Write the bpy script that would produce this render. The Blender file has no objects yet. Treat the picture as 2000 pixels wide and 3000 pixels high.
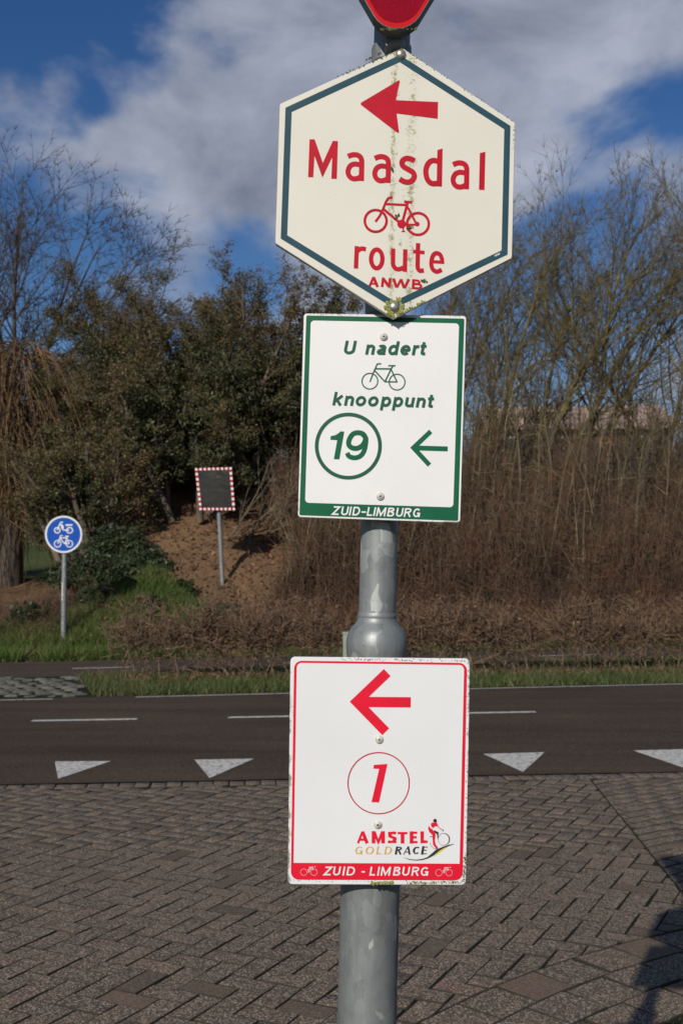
import bpy, math, random
import numpy as np
from mathutils import Vector, Matrix
from mathutils.geometry import tessellate_polygon

R = math.radians
random.seed(7)
rng = np.random.default_rng(11)
scene = bpy.context.scene
COL = scene.collection

# ------------------------------------------------------------------ camera
EYE = 1.5
PITCH = R(2.81)
FPX = 3217.0            # focal length in pixels of the 2000 x 3000 photograph
cam = bpy.data.cameras.new('camera')
cam.sensor_fit = 'VERTICAL'
cam.sensor_height = 36
cam.lens = 36 * FPX / 3000
cam.clip_start = 0.05
cam.clip_end = 3000
cam.dof.use_dof = True
cam.dof.focus_distance = 1.42
cam.dof.aperture_fstop = 17
cam_ob = bpy.data.objects.new('camera', cam)
cam_ob.location = (0, 0, EYE)
cam_ob.rotation_euler = (math.pi / 2 + PITCH, 0, 0)
COL.objects.link(cam_ob)
scene.camera = cam_ob

# ------------------------------------------------------------------ light
SUN_EL, SUN_AZ = R(29), R(22.6)          # sun behind the camera, to the left
sun = bpy.data.lights.new('sun', 'SUN')
sun.energy = 4.2
sun.angle = R(0.55)
sun.color = (1.0, 0.935, 0.84)
sun_ob = bpy.data.objects.new('sun', sun)
trav = Vector((math.sin(SUN_AZ) * math.cos(SUN_EL), math.cos(SUN_AZ) * math.cos(SUN_EL), -math.sin(SUN_EL)))
sun_ob.rotation_euler = trav.to_track_quat('-Z', 'Y').to_euler()
sun_ob.location = (-3, -8, 8)
COL.objects.link(sun_ob)

world = bpy.data.worlds.new('World')
scene.world = world
world.use_nodes = True
wn, wl = world.node_tree.nodes, world.node_tree.links
wn.clear()


def W(t, **kw):
    n = wn.new(t)
    for k, v in kw.items():
        setattr(n, k, v)
    return n


w_out = W('ShaderNodeOutputWorld')
w_bg = W('ShaderNodeBackground')
w_bg.inputs[1].default_value = 0.064
sky = W('ShaderNodeTexSky', sky_type='NISHITA')
sky.sun_disc = False
sky.sun_elevation = SUN_EL
sky.sun_rotation = math.pi + SUN_AZ
sky.air_density = 1.0
sky.dust_density = 0.3
sky.ozone_density = 2.6
tc = W('ShaderNodeTexCoord')
mp = W('ShaderNodeMapping')
mp.inputs['Scale'].default_value = (1.0, 1.0, 1.7)
mp.inputs['Location'].default_value = (0.35, 0.1, 0.28)
wl.new(tc.outputs['Generated'], mp.inputs['Vector'])
n1 = W('ShaderNodeTexNoise')
n1.inputs['Scale'].default_value = 5.2
n1.inputs['Detail'].default_value = 8
n1.inputs['Roughness'].default_value = 0.5
n1.inputs['Distortion'].default_value = 0.25
wl.new(mp.outputs[0], n1.inputs['Vector'])
n2 = W('ShaderNodeTexNoise')
n2.inputs['Scale'].default_value = 6.5
n2.inputs['Detail'].default_value = 8
n2.inputs['Roughness'].default_value = 0.58
n2.inputs['Distortion'].default_value = 0.3
wl.new(mp.outputs[0], n2.inputs['Vector'])


def wmath(op, a, b=None, clamp=False):
    n = W('ShaderNodeMath', operation=op)
    n.use_clamp = clamp
    for i, v in enumerate((a, b)):
        if v is None:
            continue
        if isinstance(v, (int, float)):
            n.inputs[i].default_value = v
        else:
            wl.new(v, n.inputs[i])
    return n.outputs[0]


def wray(X, Y):
    d = Vector(((X - 1000) / FPX, math.cos(PITCH) - (1500 - Y) / FPX * math.sin(PITCH),
                math.sin(PITCH) + (1500 - Y) / FPX * math.cos(PITCH)))
    return d.normalized()


# the cloud banks that stand in this sky, as directions with a spread and a density
dens = wmath('SUBTRACT', wmath('MULTIPLY', n1.outputs['Fac'], 1.4), 0.235)
for (X, Y, spread, amt) in ((760, 330, 0.15, .22), (1330, 180, 0.15, .24), (640, 640, 0.11, .18), (1700, 400, 0.10, .21), (80, 300, .085, .16),
                            (100, 30, 0.10, -.34), (1760, 190, .06, -.12), (255, 320, .022, -.26), (1950, 60, .06, .12), (1480, 760, .10, -.12), (760, 790, .045, -.20),
                            (960, 930, .05, .16), (1480, 1020, .07, .12), (1900, 640, .08, -.05), (1990, 330, .03, -.14), (150, 900, .10, -.10),
                            (330, 1060, .12, -.16), (420, 470, .06, .06), (1700, 860, .1, -.10)):
    v = W('ShaderNodeVectorMath', operation='DISTANCE')
    wl.new(tc.outputs['Generated'], v.inputs[0])
    v.inputs[1].default_value = wray(X, Y)
    g = wmath('DIVIDE', v.outputs['Value'], spread)
    g = wmath('MULTIPLY', g, g)
    g = wmath('EXPONENT', wmath('MULTIPLY', g, -1.0))
    dens = wmath('ADD', dens, wmath('MULTIPLY', g, amt))
cr = W('ShaderNodeValToRGB')
cr.color_ramp.interpolation = 'EASE'
cr.color_ramp.elements[0].position = 0.43
cr.color_ramp.elements[0].color = (0, 0, 0, 1)
cr.color_ramp.elements[1].position = 0.68
cr.color_ramp.elements[1].color = (1, 1, 1, 1)
wl.new(dens, cr.inputs[0])
cc = W('ShaderNodeValToRGB')
cc.color_ramp.elements[0].position = 0.3
cc.color_ramp.elements[0].color = (2.7, 3.1, 4.1, 1)
cc.color_ramp.elements[1].position = 0.68
cc.color_ramp.elements[1].color = (6.6, 7.1, 8.5, 1)
wl.new(n2.outputs['Fac'], cc.inputs[0])
hs = W('ShaderNodeHueSaturation')
hs.inputs['Saturation'].default_value = 1.3
hs.inputs['Value'].default_value = 1.05
hs.inputs['Hue'].default_value = 0.512
wl.new(sky.outputs[0], hs.inputs['Color'])
mx = W('ShaderNodeMixRGB')
wl.new(wmath('MULTIPLY', cr.outputs[0], 0.93), mx.inputs[0])
wl.new(hs.outputs[0], mx.inputs[1])
wl.new(cc.outputs[0], mx.inputs[2])
wl.new(mx.outputs[0], w_bg.inputs[0])
wl.new(w_bg.outputs[0], w_out.inputs[0])

scene.view_settings.view_transform = 'Standard'
scene.view_settings.look = 'None'
scene.view_settings.gamma = 1
scene.view_settings.use_curve_mapping = False
scene.view_settings.exposure = 0.0
scene.render.film_transparent = False
scene.cycles.use_denoising = True
scene.cycles.max_bounces = 6
scene.cycles.transparent_max_bounces = 4

# ------------------------------------------------------------------ helpers


def ray(X, Y):
    """direction of a photograph pixel (2000 x 3000), y component forward"""
    return ((X - 1000) / FPX, math.cos(PITCH) - (1500 - Y) / FPX * math.sin(PITCH),
            math.sin(PITCH) + (1500 - Y) / FPX * math.cos(PITCH))


def on_ground(X, Y, z=0.0):
    d = ray(X, Y)
    t = (z - EYE) / d[2]
    return (d[0] * t, d[1] * t)


def at_depth(X, Y, D):
    d = ray(X, Y)
    t = D / d[1]
    return Vector((d[0] * t, D, EYE + d[2] * t))


def project(x, y, z):
    c, s = math.cos(PITCH), math.sin(PITCH)
    f = y * c + (z - EYE) * s
    u = -y * s + (z - EYE) * c
    return (1000 + FPX * x / f, 1500 - FPX * u / f)


def tag(o, label=None, cat=None, group=None, kind=None):
    for k, v in (('label', label), ('category', cat), ('group', group), ('kind', kind)):
        if v:
            o[k] = v
    return o


def empty(name, loc, rz=0.0, **kw):
    o = bpy.data.objects.new(name, None)
    o.empty_display_size = 0.1
    o.location = loc
    o.rotation_euler = (0, 0, rz)
    COL.objects.link(o)
    return tag(o, **kw)


def mesh_np(name, verts, faces, mat=None, parent=None, smooth=False, **kw):
    """faces: (n, k) int array with constant k"""
    me = bpy.data.meshes.new(name)
    verts = np.asarray(verts, dtype=np.float32).reshape(-1, 3)
    faces = np.asarray(faces, dtype=np.int32)
    n, k = faces.shape
    me.vertices.add(len(verts))
    me.vertices.foreach_set('co', verts.ravel())
    me.loops.add(n * k)
    me.loops.foreach_set('vertex_index', faces.ravel())
    me.polygons.add(n)
    me.polygons.foreach_set('loop_start', np.arange(0, n * k, k, dtype=np.int32))
    me.polygons.foreach_set('loop_total', np.full(n, k, dtype=np.int32))
    if smooth:
        me.polygons.foreach_set('use_smooth', np.ones(n, dtype=bool))
    me.update(calc_edges=True)
    if mat:
        me.materials.append(mat)
    o = bpy.data.objects.new(name, me)
    COL.objects.link(o)
    if parent:
        o.parent = parent
    return tag(o, **kw)


def mesh_py(name, verts, faces, mat=None, parent=None, smooth=False, **kw):
    me = bpy.data.meshes.new(name)
    me.from_pydata([tuple(v) for v in verts], [], [tuple(f) for f in faces])
    if smooth:
        for p in me.polygons:
            p.use_smooth = True
    me.update()
    if mat:
        me.materials.append(mat)
    o = bpy.data.objects.new(name, me)
    COL.objects.link(o)
    if parent:
        o.parent = parent
    return tag(o, **kw)


def box(x0, x1, y0, y1, z0, z1):
    v = [(x0, y0, z0), (x1, y0, z0), (x1, y1, z0), (x0, y1, z0), (x0, y0, z1), (x1, y0, z1), (x1, y1, z1), (x0, y1, z1)]
    f = [(3, 2, 1, 0), (4, 5, 6, 7), (0, 1, 5, 4), (1, 2, 6, 5), (2, 3, 7, 6), (3, 0, 4, 7)]
    return v, f


def tubes(segs, sides=3):
    """segs: (n, 8) array x0 y0 z0 x1 y1 z1 r0 r1 -> verts, quad faces"""
    s = np.asarray(segs, dtype=np.float64).reshape(-1, 8)
    a, b = s[:, 0:3], s[:, 3:6]
    d = b - a
    d /= np.linalg.norm(d, axis=1)[:, None] + 1e-9
    ref = np.where(np.abs(d[:, 2:3]) < 0.9, np.array([[0, 0, 1.0]]), np.array([[1.0, 0, 0]]))
    u = np.cross(d, ref)
    u /= np.linalg.norm(u, axis=1)[:, None] + 1e-9
    v = np.cross(d, u)
    ang = np.arange(sides) * 2 * math.pi / sides
    ring = u[:, None, :] * np.cos(ang)[None, :, None] + v[:, None, :] * np.sin(ang)[None, :, None]
    A = a[:, None, :] + ring * s[:, 6][:, None, None]
    B = b[:, None, :] + ring * s[:, 7][:, None, None]
    verts = np.concatenate([A, B], axis=1).reshape(-1, 3)
    i = np.arange(sides)
    j = (i + 1) % sides
    q = np.stack([i, j, j + sides, i + sides], axis=1)
    faces = (np.arange(len(s))[:, None, None] * (2 * sides) + q[None]).reshape(-1, 4)
    return verts, faces


def lathe(profile, n=24):
    """profile: list (r, z) -> verts, faces"""
    v, f = [], []
    for r, z in profile:
        for k in range(n):
            a = 2 * math.pi * k / n
            v.append((r * math.cos(a), r * math.sin(a), z))
    for i in range(len(profile) - 1):
        for k in range(n):
            k2 = (k + 1) % n
            f.append((i * n + k, i * n + k2, (i + 1) * n + k2, (i + 1) * n + k))
    m = len(profile) * n                 # caps get their own vertices, so the side shades evenly
    v += v[:n] + v[(len(profile) - 1) * n:len(profile) * n]
    f.append(tuple(m + k for k in range(n - 1, -1, -1)))
    f.append(tuple(m + n + k for k in range(n)))
    return v, f


# ------------------------------------------------------------------ materials


def material(name, base, rough=0.8, metal=0.0, var=None, scale=8.0, detail=6, bump=0.0, bump_scale=None, spec=0.5,
             ramp=(0.35, 0.65), per_object=0.0, island=0.0, translucent=0.0):
    m = bpy.data.materials.new(name)
    m.use_nodes = True
    nt = m.node_tree
    p = nt.nodes['Principled BSDF']
    p.inputs['Base Color'].default_value = (*base, 1)
    p.inputs['Roughness'].default_value = rough
    p.inputs['Metallic'].default_value = metal
    p.inputs['Specular IOR Level'].default_value = spec
    t = nt.nodes.new('ShaderNodeTexCoord')
    col = None
    if var:
        n = nt.nodes.new('ShaderNodeTexNoise')
        n.inputs['Scale'].default_value = scale
        n.inputs['Detail'].default_value = detail
        n.inputs['Roughness'].default_value = 0.6
        nt.links.new(t.outputs['Object'], n.inputs['Vector'])
        r = nt.nodes.new('ShaderNodeValToRGB')
        r.color_ramp.elements[0].position = ramp[0]
        r.color_ramp.elements[0].color = (*base, 1)
        r.color_ramp.elements[1].position = ramp[1]
        r.color_ramp.elements[1].color = (*var, 1)
        nt.links.new(n.outputs['Fac'], r.inputs[0])
        col = r.outputs[0]
    if island:
        g = nt.nodes.new('ShaderNodeNewGeometry')
        h = nt.nodes.new('ShaderNodeHueSaturation')
        mr = nt.nodes.new('ShaderNodeMapRange')
        mr.inputs['To Min'].default_value = 1 - island
        mr.inputs['To Max'].default_value = 1 + island
        nt.links.new(g.outputs['Random Per Island'], mr.inputs['Value'])
        nt.links.new(mr.outputs[0], h.inputs['Value'])
        if col:
            nt.links.new(col, h.inputs['Color'])
        else:
            h.inputs['Color'].default_value = (*base, 1)
        col = h.outputs[0]
    if col:
        nt.links.new(col, p.inputs['Base Color'])
    if bump:
        n = nt.nodes.new('ShaderNodeTexNoise')
        n.inputs['Scale'].default_value = bump_scale or scale * 3
        n.inputs['Detail'].default_value = 5
        nt.links.new(t.outputs['Object'], n.inputs['Vector'])
        b = nt.nodes.new('ShaderNodeBump')
        b.inputs['Strength'].default_value = bump
        b.inputs['Distance'].default_value = 0.02
        nt.links.new(n.outputs['Fac'], b.inputs['Height'])
        nt.links.new(b.outputs[0], p.inputs['Normal'])
    if translucent:
        tr = nt.nodes.new('ShaderNodeBsdfTranslucent')
        tr.inputs[0].default_value = (*base, 1)
        ms = nt.nodes.new('ShaderNodeMixShader')
        ms.inputs[0].default_value = translucent
        out = nt.nodes['Material Output']
        nt.links.new(p.outputs[0], ms.inputs[1])
        nt.links.new(tr.outputs[0], ms.inputs[2])
        if col:
            nt.links.new(col, tr.inputs[0])
        nt.links.new(ms.outputs[0], out.inputs[0])
    return m


def nodes_of(m):
    return m.node_tree.nodes, m.node_tree.links, m.node_tree.nodes['Principled BSDF']


def add_ramp(nt, fac, stops):
    r = nt.nodes.new('ShaderNodeValToRGB')
    e = r.color_ramp.elements
    e[0].position, e[0].color = stops[0][0], (*stops[0][1], 1)
    e[1].position, e[1].color = stops[-1][0], (*stops[-1][1], 1)
    for p, c in stops[1:-1]:
        x = e.new(p)
        x.color = (*c, 1)
    nt.links.new(fac, r.inputs[0])
    return r.outputs[0]


def tex(nt, kind, scale, vec=None, **kw):
    n = nt.nodes.new(kind)
    n.inputs['Scale'].default_value = scale
    for k, v in kw.items():
        if k in n.inputs:
            n.inputs[k].default_value = v
        else:
            setattr(n, k, v)
    if vec is not None:
        nt.links.new(vec, n.inputs['Vector'])
    return n


def mixc(nt, fac, a, b, mode='MIX'):
    m = nt.nodes.new('ShaderNodeMixRGB')
    m.blend_type = mode
    for i, v in ((0, fac), (1, a), (2, b)):
        if isinstance(v, (int, float)):
            m.inputs[i].default_value = v
        elif isinstance(v, tuple):
            m.inputs[i].default_value = (*v, 1)
        else:
            nt.links.new(v, m.inputs[i])
    return m.outputs[0]


def math_n(nt, op, a, b=0.0, clamp=False):
    m = nt.nodes.new('ShaderNodeMath')
    m.operation = op
    m.use_clamp = clamp
    for i, v in ((0, a), (1, b)):
        if isinstance(v, (int, float)):
            m.inputs[i].default_value = v
        else:
            nt.links.new(v, m.inputs[i])
    return m.outputs[0]


M = {}


def m_brick():
    m = bpy.data.materials.new('paver_brick')
    m.use_nodes = True
    nt = m.node_tree
    n, l, p = nodes_of(m)
    t = nt.nodes.new('ShaderNodeTexCoord')
    geo = nt.nodes.new('ShaderNodeNewGeometry')
    oi = nt.nodes.new('ShaderNodeObjectInfo')
    rnd = math_n(nt, 'FRACT', math_n(nt, 'ADD', oi.outputs['Random'], geo.outputs['Random Per Island']))
    pos = geo.outputs['Position']
    base = add_ramp(nt, rnd, [(0.0, (.074, .050, .031)), (.35, (.093, .064, .040)), (.62, (.106, .072, .045)), (.9, (.122, .080, .050)), (.985, (.14, .088, .058)), (1.0, (.165, .078, .050))])
    big = tex(nt, 'ShaderNodeTexNoise', 1.1, pos, Detail=4.0)
    base = mixc(nt, math_n(nt, 'MULTIPLY', big.outputs['Fac'], 0.5), base, (.066, .053, .039))
    # washed aggregate: pale and dark grains
    vo = tex(nt, 'ShaderNodeTexVoronoi', 230, pos)
    sep = nt.nodes.new('ShaderNodeSeparateColor')
    l.new(vo.outputs['Color'], sep.inputs[0])
    worn = math_n(nt, 'GREATER_THAN', math_n(nt, 'FRACT', math_n(nt, 'MULTIPLY', rnd, 7.31)), 0.07)
    worn = math_n(nt, 'MAXIMUM', worn, .3)
    pale = math_n(nt, 'MULTIPLY', math_n(nt, 'MULTIPLY', math_n(nt, 'GREATER_THAN', sep.outputs[0], 0.76), 0.72), worn)
    dark = math_n(nt, 'MULTIPLY', math_n(nt, 'MULTIPLY', math_n(nt, 'LESS_THAN', sep.outputs[0], 0.34), 0.62), worn)
    c = mixc(nt, pale, base, (.42, .34, .25))
    c = mixc(nt, dark, c, (.03, .026, .022))
    # moss that creeps over the edges
    ms = tex(nt, 'ShaderNodeTexNoise', 9, pos, Detail=6.0, Roughness=.7)
    msf = math_n(nt, 'MULTIPLY', math_n(nt, 'GREATER_THAN', ms.outputs['Fac'], 0.63), .45)
    c = mixc(nt, msf, c, (.035, .045, .018))
    l.new(c, p.inputs['Base Color'])
    p.inputs['Roughness'].default_value = .85
    b = nt.nodes.new('ShaderNodeBump')
    b.inputs['Strength'].default_value = .6
    b.inputs['Distance'].default_value = .0025
    l.new(sep.outputs[0], b.inputs['Height'])
    l.new(b.outputs[0], p.inputs['Normal'])
    return m


def m_asphalt(name, c0, c1, grain=170):
    m = bpy.data.materials.new(name)
    m.use_nodes = True
    nt = m.node_tree
    n, l, p = nodes_of(m)
    geo = nt.nodes.new('ShaderNodeNewGeometry')
    pos = geo.outputs['Position']
    vo = tex(nt, 'ShaderNodeTexVoronoi', grain, pos)
    sep = nt.nodes.new('ShaderNodeSeparateColor')
    l.new(vo.outputs['Color'], sep.inputs[0])
    g = tex(nt, 'ShaderNodeTexNoise', 30, pos, Detail=9.0, Roughness=.85)
    big = tex(nt, 'ShaderNodeTexNoise', .5, pos, Detail=5.0)
    mp_ = nt.nodes.new('ShaderNodeMapping')
    mp_.inputs['Scale'].default_value = (.25, 2.2, 1)
    l.new(pos, mp_.inputs[0])
    lane = tex(nt, 'ShaderNodeTexNoise', 1.2, mp_.outputs[0], Detail=3.0)
    c = add_ramp(nt, g.outputs['Fac'], [(.3, c0), (.7, c1)])
    c = mixc(nt, math_n(nt, 'MULTIPLY', math_n(nt, 'GREATER_THAN', sep.outputs[0], .86), .5), c, (.17, .13, .095))
    c = mixc(nt, .6, c, add_ramp(nt, big.outputs['Fac'], [(.3, (.35, .35, .35)), (.7, (.65, .65, .65))]), 'OVERLAY')
    c = mixc(nt, .8, c, add_ramp(nt, lane.outputs['Fac'], [(.3, (.34, .34, .34)), (.7, (.66, .66, .66))]), 'OVERLAY')
    l.new(c, p.inputs['Base Color'])
    p.inputs['Roughness'].default_value = .9
    p.inputs['Specular IOR Level'].default_value = .25
    b = nt.nodes.new('ShaderNodeBump')
    b.inputs['Strength'].default_value = .5
    b.inputs['Distance'].default_value = .004
    l.new(g.outputs['Fac'], b.inputs['Height'])
    l.new(b.outputs[0], p.inputs['Normal'])
    return m


def m_sign(name, white, streak_u=0.0, streak_amt=0.0, edge_box=None, tint=(.23, .22, .085)):
    """painted sheet with algae streaks; local x/z are metres from the plate's own centre"""
    m = bpy.data.materials.new(name)
    m.use_nodes = True
    nt = m.node_tree
    n, l, p = nodes_of(m)
    t = nt.nodes.new('ShaderNodeTexCoord')
    obj = t.outputs['Object']
    sx = nt.nodes.new('ShaderNodeSeparateXYZ')
    l.new(obj, sx.inputs[0])
    fine = tex(nt, 'ShaderNodeTexNoise', 260, obj, Detail=6.0, Roughness=.85)
    mid = tex(nt, 'ShaderNodeTexNoise', 70, obj, Detail=5.0, Roughness=.7)
    wide = tex(nt, 'ShaderNodeTexNoise', 9, obj, Detail=3.0)
    c = mixc(nt, .4, white, add_ramp(nt, wide.outputs['Fac'], [(.3, tuple(v * .86 for v in white)), (.7, white)]))
    sp = tex(nt, 'ShaderNodeTexNoise', 260, obj, Detail=3.0)
    c = mixc(nt, math_n(nt, 'MULTIPLY', math_n(nt, 'GREATER_THAN', sp.outputs['Fac'], .74), .5), c, (.25, .25, .16))
    if streak_amt:
        for du, wd, am in ((-.008, .0060, .95), (.0155, .0095, .85), (.004, .026, .5)):
            # du follows the photograph's slight lean
            off = math_n(nt, 'ADD', math_n(nt, 'MULTIPLY', sx.outputs['Z'], -.02), math_n(nt, 'SUBTRACT', sx.outputs['X'], streak_u + du))
            q = math_n(nt, 'DIVIDE', off, wd)
            g = math_n(nt, 'EXPONENT', math_n(nt, 'MULTIPLY', math_n(nt, 'MULTIPLY', q, q), -1.0))
            s = math_n(nt, 'ADD', math_n(nt, 'MULTIPLY', fine.outputs['Fac'], .55), math_n(nt, 'MULTIPLY', mid.outputs['Fac'], .45))
            f = math_n(nt, 'SUBTRACT', math_n(nt, 'ADD', s, math_n(nt, 'MULTIPLY', g, .175 * am)), .645)
            f = math_n(nt, 'MULTIPLY', math_n(nt, 'MULTIPLY', f, 22.0, clamp=True), streak_amt)
            c = mixc(nt, f, c, tint)
            c = mixc(nt, math_n(nt, 'MULTIPLY', g, .10 * am), c, (.45, .44, .30))
    if edge_box:
        hx, hz, cx, cz, wdt = edge_box
        ax = math_n(nt, 'SUBTRACT', hx, math_n(nt, 'ABSOLUTE', math_n(nt, 'SUBTRACT', sx.outputs['X'], cx)))
        az = math_n(nt, 'SUBTRACT', hz, math_n(nt, 'ABSOLUTE', math_n(nt, 'SUBTRACT', sx.outputs['Z'], cz)))
        e = math_n(nt, 'MINIMUM', ax, az)
        g = math_n(nt, 'EXPONENT', math_n(nt, 'MULTIPLY', math_n(nt, 'DIVIDE', e, wdt), -1.0))
        f = math_n(nt, 'SUBTRACT', math_n(nt, 'ADD', mid.outputs['Fac'], math_n(nt, 'MULTIPLY', g, .3)), .74)
        f = math_n(nt, 'MULTIPLY', f, 7.0, clamp=True)
        c = mixc(nt, math_n(nt, 'MULTIPLY', f, .8), c, (.10, .11, .045))
    l.new(c, p.inputs['Base Color'])
    p.inputs['Roughness'].default_value = .42
    return m


def m_galv():
    m = bpy.data.materials.new('galvanised_steel')
    m.use_nodes = True
    nt = m.node_tree
    n, l, p = nodes_of(m)
    t = nt.nodes.new('ShaderNodeTexCoord')
    mp_ = nt.nodes.new('ShaderNodeMapping')
    mp_.inputs['Scale'].default_value = (1, 1, .62)
    mpd = nt.nodes.new('ShaderNodeMapping')
    mpd.inputs['Scale'].default_value = (1, 1, .06)
    l.new(t.outputs['Object'], mpd.inputs[0])
    drip = tex(nt, 'ShaderNodeTexNoise', 70, mpd.outputs[0], Detail=5.0, Roughness=.7)
    l.new(t.outputs['Object'], mp_.inputs[0])
    dn = tex(nt, 'ShaderNodeTexNoise', 30, mp_.outputs[0], Detail=2.0)
    mixv = nt.nodes.new('ShaderNodeMixRGB')
    mixv.inputs[0].default_value = .03
    l.new(mp_.outputs[0], mixv.inputs[1])
    l.new(dn.outputs['Color'], mixv.inputs[2])
    vo = tex(nt, 'ShaderNodeTexVoronoi', 75, mixv.outputs[0])
    sep = nt.nodes.new('ShaderNodeSeparateColor')
    l.new(vo.outputs['Color'], sep.inputs[0])
    c = add_ramp(nt, sep.outputs[0], [(0, (.185, .20, .20)), (.6, (.215, .232, .232)), (.9, (.24, .258, .258)), (.96, (.29, .31, .305)), (1, (.40, .42, .41))])
    no = tex(nt, 'ShaderNodeTexNoise', 18, t.outputs['Object'], Detail=6.0, Roughness=.7)
    c = mixc(nt, .6, c, add_ramp(nt, no.outputs['Fac'], [(.35, (.38, .38, .38)), (.65, (.6, .6, .6))]), 'OVERLAY')
    c = mixc(nt, .55, c, add_ramp(nt, drip.outputs['Fac'], [(.3, (.36, .36, .35)), (.55, (.52, .52, .52)), (.72, (.62, .62, .60))]), 'OVERLAY')
    spk = tex(nt, 'ShaderNodeTexNoise', 240, t.outputs['Object'], Detail=4.0)
    c = mixc(nt, math_n(nt, 'MULTIPLY', math_n(nt, 'GREATER_THAN', spk.outputs['Fac'], .68), .45), c, (.07, .07, .05))
    l.new(c, p.inputs['Base Color'])
    p.inputs['Metallic'].default_value = .35
    p.inputs['Roughness'].default_value = .5
    b = nt.nodes.new('ShaderNodeBump')
    b.inputs['Strength'].default_value = .15
    b.inputs['Distance'].default_value = .001
    l.new(no.outputs['Fac'], b.inputs['Height'])
    l.new(b.outputs[0], p.inputs['Normal'])
    return m


def m_ground(name, stops, scale=1.2, fine=25, bump=.8):
    m = bpy.data.materials.new(name)
    m.use_nodes = True
    nt = m.node_tree
    n, l, p = nodes_of(m)
    geo = nt.nodes.new('ShaderNodeNewGeometry')
    pos = geo.outputs['Position']
    a = tex(nt, 'ShaderNodeTexNoise', scale, pos, Detail=8.0, Roughness=.62)
    b_ = tex(nt, 'ShaderNodeTexNoise', fine, pos, Detail=6.0, Roughness=.7)
    c = add_ramp(nt, a.outputs['Fac'], stops)
    c = mixc(nt, .8, c, add_ramp(nt, b_.outputs['Fac'], [(.3, (.28, .28, .28)), (.7, (.72, .72, .72))]), 'OVERLAY')
    l.new(c, p.inputs['Base Color'])
    p.inputs['Roughness'].default_value = .95
    p.inputs['Specular IOR Level'].default_value = .15
    b = nt.nodes.new('ShaderNodeBump')
    b.inputs['Strength'].default_value = bump
    b.inputs['Distance'].default_value = .03
    l.new(b_.outputs['Fac'], b.inputs['Height'])
    l.new(b.outputs[0], p.inputs['Normal'])
    return m


M['brick'] = m_brick()
M['brick_edge'] = material('dirty_brick_edge', (.020, .017, .012), .95, var=(.032, .030, .016), scale=18)
M['joint'] = m_ground('joint_sand', [(.35, (.016, .015, .011)), (.62, (.022, .024, .012))], 6, 60)
M['asphalt'] = m_asphalt('asphalt', (.016, .0108, .0062), (.064, .044, .027))
M['path_asphalt'] = m_asphalt('path_asphalt', (.030, .022, .017), (.066, .047, .036), 90)
M['paint'] = material('road_paint', (.17, .155, .135), .8, var=(.50, .49, .46), scale=26, detail=10, bump=.3, ramp=(.37, .50))
M['galv'] = m_galv()
M['field'] = m_ground('field_soil', [(.3, (.035, .045, .014)), (.6, (.06, .075, .02)), (.75, (.07, .06, .03))], .6, 14)
M['bank'] = m_ground('bank_soil', [(.3, (.10, .06, .034)), (.5, (.165, .10, .055)), (.62, (.12, .078, .042)), (.75, (.06, .065, .022))], .9, 22)
M['mosssoil'] = m_ground('moss_soil', [(.3, (.035, .028, .018)), (.52, (.06, .048, .028)), (.72, (.05, .06, .018))], 5, 60)
M['plain'] = m_ground('dull_earth', [(.3, (.05, .045, .035)), (.6, (.075, .065, .05)), (.75, (.06, .06, .035))], .6, 14)
M['cobble'] = material('cobblestone', (.055, .054, .045), .85, var=(.12, .115, .095), scale=14, bump=.4)
M['red'] = material('sign_red', (.47, .003, .018), .5, var=(.40, .003, .016), scale=30, spec=.2)
M['red2'] = material('sign_bright_red', (.68, .008, .032), .5, var=(.60, .008, .028), scale=30, spec=.2)
M['teal'] = material('sign_dark_teal', (.014, .056, .080), .5, var=(.020, .068, .094), scale=25, spec=.2)
M['green'] = material('sign_green', (.001, .105, .045), .5, var=(.002, .085, .038), scale=25, spec=.2)
M['green_text'] = material('sign_green_print', (.005, .09, .045), .5, var=(.018, .085, .05), scale=40, spec=.2)
M['gold'] = material('sign_gold_print', (.62, .32, .05), .42, var=(.55, .36, .10), scale=60)
M['ink'] = material('sign_black_print', (.02, .024, .026), .42)
M['yellow'] = material('sign_yellow_print', (.62, .50, .06), .42)
M['white_print'] = material('sign_white_print', (.66, .67, .67), .42)
M['pink_print'] = material('sign_thin_white_print', (.72, .42, .42), .42)
M['blue'] = material('sign_blue', (.003, .075, .40), .6, var=(.003, .062, .35), scale=12, spec=.2)
M['bolt'] = material('bolt_steel', (.50, .49, .45), .35, .75, var=(.34, .33, .28), scale=160)
M['plastic'] = material('bolt_cap', (.60, .59, .55), .4, 0, var=(.42, .41, .35), scale=200)
M['hole'] = material('bolt_socket', (.02, .02, .02), .8)
M['back'] = material('sign_back', (.12, .13, .13), .6, .3)
M['moss'] = material('yellow_algae', (.22, .24, .04), .95, var=(.36, .36, .12), scale=160, bump=.5)
M['moss_dark'] = material('dark_lichen', (.06, .075, .025), .95, var=(.13, .14, .05), scale=260, bump=.5)
M['dark_red'] = material('retroreflective_red', (.25, .003, .016), .8, var=(.19, .002, .012), scale=500, detail=1, spec=.08)
M['rim_red'] = material('give_way_rim', (.50, .008, .012), .7, spec=.1)
M['mirror'] = material('mirror_glass', (.30, .31, .32), .1, 1.0, var=(.5, .5, .5), scale=3.5, bump=.15, bump_scale=4)
M['stripe_white'] = material('reflector_white', (.80, .79, .76), .4)
M['stripe_red'] = material('reflector_red', (.45, .01, .03), .4)
M['bark_dark'] = material('dark_bark', (.045, .036, .030), .9, var=(.085, .068, .055), scale=6)
M['bark_olive'] = material('olive_bark', (.080, .064, .026), .9, var=(.150, .118, .044), scale=5, island=.3)
M['bark_grey'] = material('grey_brown_bark', (.07, .052, .038), .9, var=(.12, .095, .07), scale=6, island=.3)
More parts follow.
